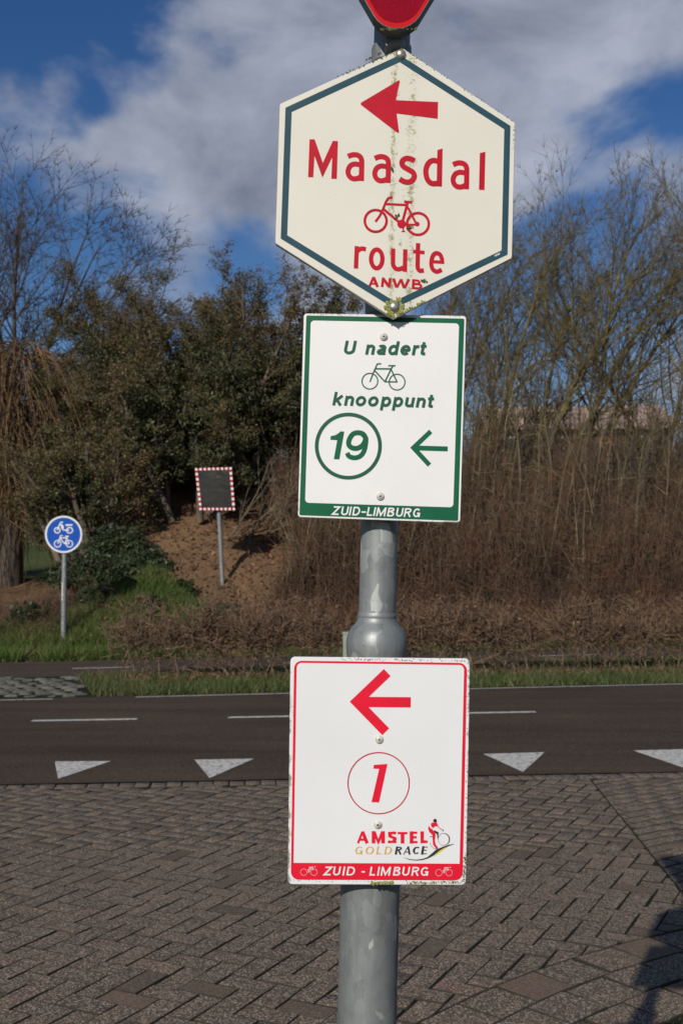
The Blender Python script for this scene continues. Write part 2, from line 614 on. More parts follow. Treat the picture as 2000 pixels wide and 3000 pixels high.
M['willow'] = material('willow_twig', (.165, .092, .038), .85, var=(.10, .065, .03), scale=3, island=.4)
M['brush'] = material('dead_stems', (.125, .063, .036), .9, var=(.060, .038, .022), scale=1.3, island=.6)
M['bush_twig'] = material('brown_twig', (.105, .066, .042), .9, var=(.075, .060, .034), scale=1.5, island=.4)
M['pale_stem'] = material('pale_dead_stems', (.19, .145, .09), .9, var=(.11, .10, .05), scale=1.1, island=.5)
M['hedge_twig'] = material('hedge_twig', (.115, .070, .045), .9, var=(.18, .115, .07), scale=4, island=.45)
M['hedge_stem'] = material('hedge_stem', (.20, .15, .095), .9, var=(.11, .085, .055), scale=14, bump=.3)
M['dry_leaf'] = material('dry_leaf', (.20, .105, .055), .7, var=(.12, .065, .04), scale=2, island=.6, translucent=.25)
M['leaf_brown'] = material('brown_foliage', (.135, .088, .038), .7, var=(.085, .078, .026), scale=.8, island=.5, translucent=.25)
M['leaf_green'] = material('dark_evergreen_leaf', (.032, .040, .012), .6, var=(.066, .070, .022), scale=1.0, island=.5, translucent=.2)
M['leaf_ivy'] = material('bramble_leaf', (.020, .036, .012), .6, var=(.042, .058, .018), scale=2.0, island=.5, translucent=.2)
M['grass'] = material('grass_blade', (.052, .094, .018), .6, var=(.11, .115, .038), scale=1.5, island=.45, translucent=.35)
M['grass_lush'] = material('lush_grass_blade', (.070, .135, .020), .6, var=(.14, .165, .045), scale=1.5, island=.45, translucent=.35)
M['grass_dry'] = material('dry_grass_blade', (.20, .15, .08), .7, var=(.12, .085, .05), scale=2, island=.4, translucent=.3)
M['roof'] = material('pink_roof_tile', (.36, .26, .22), .85, var=(.28, .21, .18), scale=3)
M['house_wall'] = material('house_brick_wall', (.10, .06, .045), .9, var=(.14, .085, .06), scale=5)
M['chimney'] = material('orange_brick', (.45, .13, .06), .9)
M['glass'] = material('window_glass', (.03, .05, .08), .08, 0)
M['frame'] = material('window_frame', (.45, .45, .43), .6)
M['cabinet'] = material('grey_green_paint', (.26, .30, .23), .6, var=(.2, .23, .18), scale=12)
M['distant'] = material('distant_tree', (.07, .06, .045), .9, var=(.10, .085, .06), scale=.3)

# ------------------------------------------------------------------ ground shapes


def bend(x, a):
    return a * 9 * math.tanh(x / 9)


def road_near(x): return 7.86 + bend(x, .10)
def road_mid(x): return 11.10 + bend(x, .135)
def road_far(x): return 13.30 + bend(x, .22)
def path_mid(x): return 17.45 + bend(x, .33)
def path_near(x): return path_mid(x) - 1.25
def path_far(x): return path_mid(x) + 1.25
def toe(x): return path_far(x) + .1
def hedge_y(x): return 14.95 + bend(x, .17)


def sstep(a, b, x):
    t = min(1, max(0, (x - a) / (b - a)))
    return t * t * (3 - 2 * t)


def lump(x, y):
    return (.10 * math.sin(x * 2.1 + y * .9) * math.sin(y * 1.7 - x * .6) + .05 * math.sin(x * 5.3 + 1) * math.sin(y * 4.1)
            + .03 * math.sin(x * 11.0 + y * 3) * math.sin(y * 9.1 - x))


def H(x, y):
    """height of the terrain"""
    t = y - toe(x)
    if t < -0.2:
        return -.02
    bank = .56 * max(0, t - .45)
    bank = 4.1 - math.log1p(math.exp((4.1 - bank) * 2.2)) / 2.2 if bank < 14 else 4.1
    bank = max(0, bank)
    left = .02 + .098 * max(0, t - .2) if t > 0 else 0
    if left > 7.4:
        left = 7.4
    w = sstep(-6.6, -4.0, x - .06 * (y - 20))
    if y > 45:
        w *= 1 - sstep(45, 80, y)
    z = w * bank + (1 - w) * left
    k = sstep(0.1, 1.2, t)
    if y < 40:
        z += lump(x, y) * k
    return z - .02 * (1 - sstep(-.2, .1, t))


def grid_mesh(name, xs, ys, zf, mat, **kw):
    v = [(x, y, zf(x, y)) for y in ys for x in xs]
    nx = len(xs)
    f = [(j * nx + i, j * nx + i + 1, (j + 1) * nx + i + 1, (j + 1) * nx + i) for j in range(len(ys) - 1) for i in range(nx - 1)]
    return mesh_py(name, v, f, mat, smooth=True, **kw)


def strip_mesh(name, f0, f1, z, mat, x0=-120, x1=120, n=240, parent=None, **kw):
    v, f = [], []
    for i in range(n + 1):
        x = x0 + (x1 - x0) * i / n
        v += [(x, f0(x), z), (x, f1(x), z)]
    for i in range(n):
        f.append((2 * i, 2 * i + 2, 2 * i + 3, 2 * i + 1))
    return mesh_py(name, v, f, mat, parent, **kw)


# one sheet to the horizon, well below the paving
mesh_py('ground', [(-900, -900, -.10), (900, -900, -.10), (900, 900, -.10), (-900, 900, -.10)], [(0, 1, 2, 3)], M['plain'], kind='structure')
verge = strip_mesh('verge', lambda x: road_far(x) - .02, lambda x: path_near(x) + .02, -.012, M['mosssoil'], kind='structure')


def frange(a, b, s):
    return [a + (b - a) * i / int(round((b - a) / s)) for i in range(int(round((b - a) / s)) + 1)]


# bank: rows follow the foot of the slope
xs = frange(-16, 18, .2)
ts = frange(-.15, 12, .2)
v = []
for t in ts:
    for x in xs:
        y = toe(x) + t
        v.append((x, y, H(x, y)))
nx = len(xs)
f = [(j * nx + i, j * nx + i + 1, (j + 1) * nx + i + 1, (j + 1) * nx + i) for j in range(len(ts) - 1) for i in range(nx - 1)]
mesh_py('bank', v, f, M['bank'], smooth=True, kind='structure')
hx = frange(-160, 160, 4)
ty = [11.9, 14, 17, 20, 25, 30, 38, 46, 55, 65, 80, 100, 140, 200, 300, 500]


def far_point(x, t):
    y = toe(x) + t
    return (x, y, H(x, y) - .03 + (0 if t > 12 else -.05))


v = [far_point(x, t) for t in ty for x in hx]
nx = len(hx)
f = [(j * nx + i, j * nx + i + 1, (j + 1) * nx + i + 1, (j + 1) * nx + i) for j in range(len(ty) - 1) for i in range(nx - 1)]
mesh_py('hillside_field', v, f, M['field'], smooth=True, kind='structure')

# roads
road = strip_mesh('road', road_near, road_far, 0.0, M['asphalt'], kind='structure')
path = strip_mesh('cycle_path', path_near, path_far, 0.0, M['path_asphalt'], kind='structure')


def marking(name, pts, parent, z=.004):
    return mesh_py(name, [(x, y, z) for x, y in pts], [tuple(range(len(pts)))], M['paint'], parent)


def dash(f, x0, x1, w, parent, name='centre_dash'):
    n = 6
    top = [(x0 + (x1 - x0) * i / n, f(x0 + (x1 - x0) * i / n) + w / 2) for i in range(n + 1)]
    bot = [(a, b - w) for a, b in top]
    marking(name, bot + top[::-1], parent)


for (a, b) in ((108, 412), (666, 860)):
    x0, x1 = on_ground(a, 2106)[0], on_ground(b, 2100)[0]
    if a > 600:
        x1 = x0 + 1.02
    dash(road_mid, x0, x1, .10, road)
xr = on_ground(1562, 2082)[0]
dash(road_mid, xr - 1.05, xr, .10, road)
for k in range(-9, 12):
    xx = xr + 1.75 * k
    if xx > xr + .5 or xx < -4.2:
        dash(road_mid, xx, xx + 1.0, .10, road)
# edge line on the far side, broken where the cobbles cross over
dash(lambda x: road_far(x) - .16, -2.35, 10.5, .055, road, 'edge_line')
dash(lambda x: road_far(x) - .16, -9.5, -3.25, .055, road, 'edge_line')
for (a, b, Y) in ((226, 387, 1954), (1562, 1735, 1914)):
    x0, x1 = on_ground(a, Y)[0], on_ground(b, Y)[0]
    dash(lambda x: path_mid(x) - .1, x0, x1, .09, path)
for xx in (-8.4, -6.1, 8.2, 10.6, -.9, 1.2):
    dash(lambda x: path_mid(x) - .1, xx, xx + .95, .09, path)

# give-way teeth, traced from the photograph onto the road
teeth = [((161, 2232), (326, 2231), (171, 2283)), ((570, 2227), (744, 2224), (614, 2281)),
         ((1415, 2210), (1594, 2205), (1531, 2263)), ((1853, 2200), (2040, 2195), (2005, 2252))]
for tr in teeth:
    marking('give_way_tooth', [on_ground(*q) for q in (tr[2], tr[1], tr[0])], road)
a, b = on_ground(1853, 2200), on_ground(1415, 2210)
st = (a[0] - b[0], a[1] - b[1])
for base, k in ((teeth[3], 1), (teeth[3], 2), (teeth[0], -1)):
    pts = [on_ground(*q) for q in (base[2], base[1], base[0])]
    marking('give_way_tooth', [(x + st[0] * k, y + st[1] * k) for x, y in pts], road)

# ------------------------------------------------------------------ brick paving
CX, CY, RC = 3.23, 1.17, 3.9           # the curved edge of the paving
drive = strip_mesh('paved_driveway', lambda x: -6.0, lambda x: road_near(x) - .005, -.0075, M['joint'], -9, 9, 60, kind='structure')


def brick_template(L, Wd, ch=.0018):
    a, b = L / 2, Wd / 2
    v = []
    for (dx, z) in ((0, -.035), (0, -ch), (ch, 0)):
        v += [(-a + dx, -b + dx, z), (a - dx, -b + dx, z), (a - dx, b - dx, z), (-a + dx, b - dx, z)]
    f = []
    for k in (0, 4):
        for i in range(4):
            j = (i + 1) % 4
            f.append((k + i, k + j, k + 4 + j, k + 4 + i))
    f.append((8, 9, 10, 11))
    return np.array(v), np.array(f)


U = .1
bricks = []          # x, y, angle, type
A0 = R(63.5)
ca, sa = math.cos(A0), math.sin(A0)


def seam_x(y):
    return 1.606 + (y - 5.72) * .069


def outside_curve(x, y, r):
    return math.hypot(x - CX, y - CY) > r or (x < -2) or y < -1.5


for i in range(-80, 116):
    for j in range(-100, 100):
        c = (i + j) % 4
        if c == 0:
            u, w, ang = i + 1, j + .5, A0
        elif c == 2:
            u, w, ang = i + .5, j + 1, A0 + math.pi / 2
        else:
            continue
        x, y = u * U * ca - w * U * sa, u * U * sa + w * U * ca
        if not (-6.5 < x < 4.2 and .6 < y):
            continue
        if y > road_near(x) - .17 or x > seam_x(y) + .1:
            continue
        if math.hypot(x - CX, y - CY) < RC - .1:
            continue
        if y < 2.8 and x > .2:
            continue
        base_k = 0 if c == 0 else 3
        bricks.append((x, y, ang, 'L' if (x > seam_x(y) - .12 or math.hypot(x - CX, y - CY) < RC + .12) else base_k))
# running bond to the right of the seam
A1 = R(36)
c1, s1 = math.cos(A1), math.sin(A1)
for j in range(-40, 90):
    for i in range(-30, 60):
        u, w = (i + (.5 if j % 2 else 0)) * .2, j * U
        x, y = u * c1 - w * s1, u * s1 + w * c1
        if x < seam_x(y) - .1 or x > 6.5 or y > road_near(x) - .17 or y < 1:
            continue
        if math.hypot(x - CX, y - CY) < RC - .1:
            continue
        bricks.append((x, y, A1, 'R' if (x < seam_x(y) + .14 or math.hypot(x - CX, y - CY) < RC + .12) else 0))
# a course along the asphalt edge
x = -6.5
while x < 6.5:
    bricks.append((x, road_near(x) - .085 - .02, math.atan(.1) + math.pi / 2, 2))
    x += .107
# curved courses of squarer blocks
for k in range(3):
    r = RC - .095 - .19 * k
    n = int(2 * math.pi * r / .212)
    for q in range(n):
        a = 2 * math.pi * (q + .5 * (k % 2)) / n
        if not (R(80) < a < R(175)):
            continue
        if k == 2 and random.random() < .1:
            continue
        bricks.append((CX + r * math.cos(a), CY + r * math.sin(a), a + math.pi / 2, 1))

templ = [brick_template(.1968, .0925), brick_template(.206, .184, .003), brick_template(.155, .10), brick_template(.1925, .0968)]
protos = []
for k, (tv, tf) in enumerate(templ):
    me = bpy.data.meshes.new('brick')
    me.from_pydata([tuple(q) for q in tv], [], [tuple(int(i) for i in q) for q in tf])
    me.materials.append(M['brick'])
    me.materials.append(M['brick_edge'])
    for p in me.polygons:
        p.material_index = 0 if p.index == 8 else 1
    protos.append(me)


def seen(x, y):
    X, Y = project(x, y, 0)
    if not (-20 < X < 2020 and Y < 3020):
        return False
    if 850 < X < 1370 and Y < 2590:
        return False
    if 995 < X < 1165:
        return False
    return True


vis = [b for b in bricks if seen(b[0], b[1])]
vis.sort(key=lambda b: b[1])
near_set = set(id(b) for b in vis[:300])
stuff_v, stuff_f, base_i = [], [], 0
cut_v, cut_f, cut_n = [], [], 0


def clip(P_, fn):
    out_ = []
    for i_ in range(len(P_)):
        a_, b_ = P_[i_ - 1], P_[i_]
        fa, fb = fn(a_), fn(b_)
        if (fa < 0) != (fb < 0):
            t_ = fa / (fa - fb)
            out_.append((a_[0] + (b_[0] - a_[0]) * t_, a_[1] + (b_[1] - a_[1]) * t_))
        if fb >= 0:
            out_.append(b_)
    return out_


def poly_area(P_):
    return abs(sum(P_[i_ - 1][0] * P_[i_][1] - P_[i_][0] * P_[i_ - 1][1] for i_ in range(len(P_)))) / 2


for b in bricks:
    x, y, ang, k = b
    ang += random.gauss(0, .012)
    z = -.001 + random.gauss(0, .0011)
    tx, ty_ = random.gauss(0, .0055), random.gauss(0, .0055)
    x += random.gauss(0, .0015)
    y += random.gauss(0, .0015)
    mat = Matrix.Translation((x, y, z)) @ Matrix.Rotation(ang, 4, 'Z') @ Matrix.Rotation(tx, 4, 'X') @ Matrix.Rotation(ty_, 4, 'Y')
    if k in ('L', 'R'):
        # a brick cut to the seam or to the curved edge
        hw_, hl_ = .0458, .0963
        P_ = [(x + math.cos(ang) * a_ - math.sin(ang) * b_, y + math.sin(ang) * a_ + math.cos(ang) * b_) for a_, b_ in ((-hl_, -hw_), (hl_, -hw_), (hl_, hw_), (-hl_, hw_))]
        sg_ = 1 if k == 'L' else -1
        P_ = clip(P_, lambda p: sg_ * (seam_x(p[1]) - p[0]) - .004)
        th = math.atan2(y - CY, x - CX)
        P_ = clip(P_, lambda p: (p[0] - CX) * math.cos(th) + (p[1] - CY) * math.sin(th) - RC - .004)
        if len(P_) < 3 or poly_area(P_) < .0012:
            continue
        m_ = len(P_)
        cx_, cy_ = sum(p[0] for p in P_) / m_, sum(p[1] for p in P_) / m_
        me = bpy.data.meshes.new('brick')
        vv_ = [(p[0] - cx_, p[1] - cy_, z - .035) for p in P_] + [(p[0] - cx_, p[1] - cy_, z - .004) for p in P_]
        vv_ += [((p[0] - cx_) * .94, (p[1] - cy_) * .94, z) for p in P_]
        ff_ = [(r_ * m_ + i_, r_ * m_ + (i_ + 1) % m_, (r_ + 1) * m_ + (i_ + 1) % m_, (r_ + 1) * m_ + i_) for r_ in (0, 1) for i_ in range(m_)] + [tuple(range(2 * m_, 3 * m_))]
        if id(b) in near_set:
            me.from_pydata(vv_, [], ff_)
            me.materials.append(M['brick'])
            me.materials.append(M['brick_edge'])
            for p in me.polygons:
                p.material_index = 0 if p.index == 2 * m_ else 1
            o = bpy.data.objects.new('brick', me)
            COL.objects.link(o)
            o.parent = drive
            o.location = (cx_, cy_, 0)
        else:
            cut_v += [(p[0] + cx_, p[1] + cy_, p[2]) for p in vv_]
            cut_f += [tuple(i_ + cut_n for i_ in q_) for q_ in ff_]
            cut_n += len(vv_)
    elif id(b) in near_set:
        o = bpy.data.objects.new('brick', protos[k])
        COL.objects.link(o)
        o.parent = drive
        o.matrix_local = mat
    else:
        tv, tf = templ[k]
        mm = np.array(mat)
        stuff_v.append(tv @ mm[:3, :3].T + mm[:3, 3])
        stuff_f.append(tf + base_i)
        base_i += len(tv)
if cut_v:
    o = mesh_py('cut_bricks', cut_v, cut_f, M['brick'], drive, kind='stuff')
    o.data.materials.append(M['brick_edge'])
    for p in o.data.polygons:
        p.material_index = 0 if min(o.data.vertices[i].co.z for i in p.vertices) > -.0036 else 1
o = mesh_np('brick_field', np.concatenate(stuff_v), np.concatenate(stuff_f), M['brick'], drive, kind='stuff')
o.data.materials.append(M['brick_edge'])
o.data.polygons.foreach_set('material_index', np.where(np.arange(len(o.data.polygons)) % 9 == 8, 0, 1).astype(np.int32))

# mossy soil inside the curve (round the signpost's foot)
v, f = [], []
rings = [0.0, .9, 1.8, 2.5, 2.9, 3.1, 3.24, 3.31]
n = 90
for r in rings:
    for q in range(n):
        a = 2 * math.pi * q / n
        rr = r + (.06 * math.sin(a * 23) + .04 * math.sin(a * 51)) * (1 if r > 3.1 else 0)
        z = (.004 + .006 * math.sin(q * 1.7 + r * 5)) if r < 3.2 else (-.003 if r < 3.3 else -.02)
        v.append((CX + rr * math.cos(a), CY + rr * math.sin(a), z))
for k in range(len(rings) - 1):
    for q in range(n):
        q2 = (q + 1) % n
        f.append((k * n + q, k * n + q2, (k + 1) * n + q2, (k + 1) * n + q)[::-1])
mesh_py('mossy_verge', v, f, M['mosssoil'], kind='structure')

# cobbled crossing between road and cycle path
cob = mesh_py('cobbled_crossing', [(x, y, -.004) for x, y in ((-9, road_far(-9)), (-2.75, road_far(-2.75)), (-3.3, 14.0), (-3.7, path_near(-3.7)), (-9, path_near(-9)))],
              [(0, 1, 2, 3, 4)], M['joint'], kind='structure')
cv = []
nlat = 8
for k in range(4):
    vv, ff = [], []
    rr_ = random.Random(k)
    for (s, z) in ((1.0, -.03), (1.0, .012), (.82, .032), (.45, .042)):
        for q in range(nlat):
            a = 2 * math.pi * q / nlat
            cx_ = math.copysign(abs(math.cos(a)) ** .6, math.cos(a)) * (.1 + rr_.uniform(-.008, .008))
            cy_ = math.copysign(abs(math.sin(a)) ** .6, math.sin(a)) * (.085 + rr_.uniform(-.008, .008))
            vv.append((cx_ * s, cy_ * s, z))
    for lv in range(3):
        for q in range(nlat):
            q2 = (q + 1) % nlat
            ff.append((lv * nlat + q, lv * nlat + q2, (lv + 1) * nlat + q2, (lv + 1) * nlat + q))
    ff.append(tuple(3 * nlat + q for q in range(nlat)))
    me = bpy.data.meshes.new('cobble')
    me.from_pydata(vv, [], ff)
    me.materials.append(M['cobble'])
    cv.append(me)
y = 11.4
cnt = 0
row = 0
while y < 16.2:
    x = -6.4 + (row % 2) * .12
    while x < -2.6:
        lim = -2.75 - (y - 12.6) * .33
        if road_far(x) + .12 < y < path_near(x) - .1 and x < lim - .1 and cnt < 290:
            o = bpy.data.objects.new('cobble', random.choice(cv))
            COL.objects.link(o)
            o.parent = cob
            o.location = (x + random.gauss(0, .012), y + random.gauss(0, .01), random.gauss(-.010, .007))
            o.rotation_euler = (random.gauss(0, .08), random.gauss(0, .08), random.gauss(0, .25) + (math.pi if random.random() < .5 else 0))
            o.scale = (random.uniform(.7, 1.12), random.uniform(.75, 1.1), random.uniform(.35, .8))
            cnt += 1
        x += .225
    y += .195
    row += 1

# ------------------------------------------------------------------ flat shapes for the signs
STEP = .00002


class Plane:
    """a sign plate: maps crop pixels of the photograph to metres on the plate"""

    def __init__(self, D, yaw, cx, cy):
        self.D, self.t, self.yaw = D, math.tan(yaw), yaw
        self.o = self.hit(cx, cy)

    def hit(self, X, Y):
        d = ray(X, Y)
        k = self.D / (d[1] - self.t * d[0])
        return Vector((d[0] * k, d[1] * k, EYE + d[2] * k))

    def uv(self, X, Y):
        p = self.hit(X, Y) - self.o
        return (p.x * math.cos(self.yaw) + p.y * math.sin(self.yaw), p.z)


class Crop:
    def __init__(self, plane, x0, y0, s):
        self.p, self.x0, self.y0, self.s = plane, x0, y0, s

    def __call__(self, q):
        return self.p.uv(self.x0 + q[0] / self.s, self.y0 + q[1] / self.s)


class Flat:
    """collects flat shapes of one colour into one mesh; later pieces lie a hair in front of earlier ones"""

    def __init__(self, z0):
        self.v, self.f, self.z, self.z0 = [], [], z0, z0

    def bump(self):
        self.z += STEP
        if self.z > self.z0 + STEP * 9.5:
            self.z = self.z0

    def poly(self, pts):
        pts = [Vector((a, b, 0)) for a, b in pts]
        tris = tessellate_polygon([pts])
        i0 = len(self.v)
        self.v += [(p.x, -self.z, p.y) for p in pts]
        for t in tris:
            a, b, c = (pts[k] for k in t)
            if (b - a).cross(c - a).z < 0:
                t = (t[0], t[2], t[1])
            self.f.append(tuple(i0 + k for k in t))
        self.bump()

    def stroke(self, pts, w, closed=False):
        if not isinstance(w, (list, tuple)):
            w = [w] * len(pts)
        keep, kw_ = [Vector(pts[0])], [w[0]]
        for p_, w_ in zip(pts[1:], w[1:]):          # drop doubled points, they have no direction
            if (Vector(p_) - keep[-1]).length > 1e-6:
                keep.append(Vector(p_))
                kw_.append(w_)
        pts, w = keep, kw_
        n = len(pts)
        L, Rr = [], []
        for i in range(n):
            a = pts[i - 1] if (i or closed) else None
            b = pts[(i + 1) % n] if (i < n - 1 or closed) else None
            d0 = (pts[i] - a).normalized() if a is not None else None
            d1 = (b - pts[i]).normalized() if b is not None else None
            if d0 is None:
                d0 = d1
            if d1 is None:
                d1 = d0
            n0, n1 = Vector((-d0.y, d0.x)), Vector((-d1.y, d1.x))
            mm = (n0 + n1)
            if mm.length < 1e-4:
                mm = n0.copy()
            mm.normalize()
            k = 1 / max(.35, mm.dot(n0))
            L.append(pts[i] + mm * (w[i] / 2 * k))
            Rr.append(pts[i] - mm * (w[i] / 2 * k))
        i0 = len(self.v)
        for k_, (p, q) in enumerate(zip(L, Rr)):
            zz = self.z + k_ * 3e-6          # a stroke that folds over itself never lies in one plane
            self.v += [(p.x, -zz, p.y), (q.x, -zz, q.y)]
        for i in range(n if closed else n - 1):
            j = (i + 1) % n
            self.f.append((i0 + 2 * i, i0 + 2 * i + 1, i0 + 2 * j + 1, i0 + 2 * j))
        self.bump()

    def build(self, name, mat, parent, **kw):
        me = bpy.data.meshes.new(name)
        # keep every face turned to the front (-y)
        me.from_pydata(self.v, [], self.f)
        me.update()
        flip = [p.index for p in me.polygons if p.normal.y > 0]
        if flip:
            fs = [tuple(reversed(fc)) if i in set(flip) else fc for i, fc in enumerate(self.f)] if len(flip) < 4000 else self.f
            me.clear_geometry()
            me.from_pydata(self.v, [], fs)
            me.update()
        me.materials.append(mat)
        o = bpy.data.objects.new(name, me)
        COL.objects.link(o)
        o.parent = parent
        return tag(o, **kw)


def smooth(pts, k=6, closed=False):
    """Catmull-Rom through the points"""
    P = [Vector(p) for p in pts]
    n = len(P)
    out = []
    rngi = range(n) if closed else range(n - 1)
    for i in rngi:
        p0 = P[i - 1] if (i > 0 or closed) else P[0] * 2 - P[1]
        p1, p2 = P[i], P[(i + 1) % n]
        p3 = P[(i + 2) % n] if (i + 2 < n or closed) else P[-1] * 2 - P[-2]
        for q in range(k):
            t = q / k
            out.append(.5 * ((2 * p1) + (p2 - p0) * t + (2 * p0 - 5 * p1 + 4 * p2 - p3) * t * t + (3 * p1 - p0 - 3 * p2 + p3) * t ** 3))
    if not closed:
        out.append(P[-1])
    return [tuple(p) for p in out]


def arc(cx, cy, rx, ry, a0, a1, n=14):
    return [(cx + rx * math.cos(R(a0 + (a1 - a0) * i / n)), cy + ry * math.sin(R(a0 + (a1 - a0) * i / n))) for i in range(n + 1)]


def round_poly(pts, rad, n=5):
    out = []
    m = len(pts)
    if not isinstance(rad, (list, tuple)):
        rad = [rad] * m
    for i in range(m):
        p, a, b = Vector(pts[i]), Vector(pts[i - 1]), Vector(pts[(i + 1) % m])
        da, db = (a - p).normalized(), (b - p).normalized()
        r = rad[i]
        if r <= 0:
            out.append(tuple(p))
            continue
        half = math.acos(max(-1, min(1, da.dot(db)))) / 2
        dist = r / math.tan(half)
        p0, p1 = p + da * dist, p + db * dist
        c = p + (da + db).normalized() * (r / math.sin(half))
        a0 = math.atan2(p0.y - c.y, p0.x - c.x)
        a1 = math.atan2(p1.y - c.y, p1.x - c.x)
        d = (a1 - a0 + math.pi) % (2 * math.pi) - math.pi
        for q in range(n + 1):
            an = a0 + d * q / n
            out.append((c.x + r * math.cos(an), c.y + r * math.sin(an)))
    return out


# stroke letters: cap height 1, baseline 0; each glyph returns (width, list of centre lines)
def glyph(ch, w):
    h = w / 2
    xh = .735
    if ch == 'U':
        return .74, [[(h, 1), (h, .34)] + arc(.37, .34, .37 - h, .34 - h, 180, 360) + [(.74 - h, 1)]]
    if ch == 'u':
        return .60, [[(h, xh), (h, .26)] + arc(.29, .26, .29 - h, .27 - h, 180, 335, 10), [(.60 - h, xh), (.60 - h, 0)]]
    if ch == 'n':
        return .60, [[(h, 0), (h, xh)], arc(.31, xh - .27, .29 - h, .28 - h, 155, 0, 10) + [(.60 - h, 0)]]
    if ch == 'o':
        return .66, [arc(.33, xh / 2, .34 - h, xh / 2 + .015 - h, 0, 360, 26)]
    if ch == 'e':
        return .62, [[(h, .36), (.62 - h * .6, .36)], arc(.31, xh / 2, .32 - h, xh / 2 + .015 - h, -8, 318, 24)]
    if ch == 'a':
        return .60, [arc(.29, xh - .20, .27 - h, .215 - h, 165, 0, 12) + [(.56 - h, .14), (.60 - h, 0)],
                     [(.56 - h, .44), (.36, .41)] + arc(.25, .215, .25 - h, .225 - h, 100, 300, 12) + [(.42, .10), (.56 - h, .22)]]
    if ch == 'd':
        return .66, [[(.66 - h, 1), (.66 - h, 0)], arc(.33, xh / 2, .33 - h, xh / 2 + .015 - h, 25, 335, 22)]
    if ch == 'p':
        return .66, [[(h, xh), (h, -.27)], arc(.33, xh / 2, .33 - h, xh / 2 + .015 - h, 155, -155, 22)]
    if ch == 'r':
        return .42, [[(h, 0), (h, xh)], arc(.34, xh - .27, .31 - h, .28 - h, 160, 92, 7) + [(.42, xh - h)]]
    if ch == 't':
        return .38, [[(.17, .96), (.17, .18)] + arc(.27, .18, .10, .18 - h, 180, 265, 6) + [(.37, h + .005)], [(0, xh - .075), (.36, xh - .075)]]
    if ch == 'k':
        return .60, [[(h, 0), (h, 1)], [(.54, xh), (.13, .30)], [(.24, .44), (.53, 0)]]
    if ch == 'Z':
        return .66, [[(.05, 1 - h), (.60, 1 - h), (.07, h), (.63, h)]]
    if ch == 'I':
        return w, [[(h, 0), (h, 1)]]
    if ch == 'D':
        return .72, [[(h, h * .2), (h, 1 - h), (.32, 1 - h)] + arc(.34, .5, .38 - h, .5 - h, 90, -90, 14) + [(h * .2, h)]]
    if ch == 'L':
        return .56, [[(h, 1), (h, h), (.56, h)]]
    if ch == 'M':
        return .86, [[(h, 0), (h, 1)], [(.86 - h, 0), (.86 - h, 1)], [(h * 1.2, .94), (.43, .12), (.86 - h * 1.2, .94)]]
    if ch == 'N':
        return .74, [[(h, 0), (h, 1)], [(.74 - h, 0), (.74 - h, 1)], [(h, .95), (.74 - h, .05)]]
    if ch == 'B':
        return .68, [[(h, h * .2), (h, 1 - h), (.38, 1 - h)] + arc(.38, .765, .25 - h, .235 - h, 90, -90, 10) + [(h, .53)],
                     [(.36, .53), (.40, .53)] + arc(.40, .28, .28 - h, .28 - h, 90, -90, 10) + [(h * .2, h)]]
    if ch == 'R':
        return .70, [[(h, 0), (h, 1 - h), (.40, 1 - h)] + arc(.40, .73, .28 - h, .27 - h, 90, -90, 10) + [(h, .46)], [(.38, .47), (.64, 0)]]
    if ch == 'G':
        return .78, [arc(.39, .5, .39 - h, .5 - h, 40, 335, 24), [(.42, .44), (.78 - h, .44)], [(.78 - h, .5), (.78 - h, 0.02)]]
    if ch == 'C':
        return .72, [arc(.39, .5, .39 - h, .5 - h, 45, 315, 24)]
    if ch == 'O':
        return .82, [arc(.41, .5, .41 - h, .5 - h, 0, 360, 30)]
    if ch == 'A':
        return .80, [[(h * .7, 0), (.40, .96)], [(.40, .96), (.80 - h * .7, 0)], [(.18, .30), (.62, .30)]]
    if ch == 'T':
        return .68, [[(0, 1 - h), (.68, 1 - h)], [(.34, 1 - h), (.34, 0)]]
    if ch == 'E':
        return .58, [[(h, 0), (h, 1)], [(h, 1 - h * .8), (.56, 1 - h * .8)], [(h, .51), (.52, .51)], [(h, h * .8), (.58, h * .8)]]
    if ch == 'S':
        return .62, [smooth([(.56, .80), (.44, .93 - h * .3), (.30, 1 - h), (.14, .90 - h * .3), (h + .01, .75), (.16, .60), (.32, .51), (.50, .41),
                             (.61 - h, .27), (.48, .09 + h * .3), (.30, h), (.14, .08 + h * .3), (.03, .19)], 5)]
    if ch == 'W':
        return 1.1, [[(.06, 1), (.30, .06), (.55, .92), (.80, .06), (1.04, 1)]]
    if ch == '1':
        return .5, [[(.36, 0), (.36, 1)], [(.30, .92), (.04, .75)]]
    if ch == '9':
        return .72, [arc(.355, .66, .345 - h, .345 - h, 0, 360, 26), [(.70 - h, .62)] + smooth([(.70 - h, .52), (.66 - h, .25), (.48, h * 1.15), (.30, h), (.15, .14), (.07, .27)], 5)]
    if ch == '-':
        return .36, [[(0, .42), (.36, .42)]]
    if ch == '/':
        return .4, [[(0, 0), (.4, 1)]]
    if ch == '4':
        return .6, [[(.45, 0), (.45, 1), (.05, .3), (.6, .3)]]
    if ch == '0':
        return .6, [arc(.3, .5, .3 - h, .5 - h, 0, 360, 16)]
    return .4, []


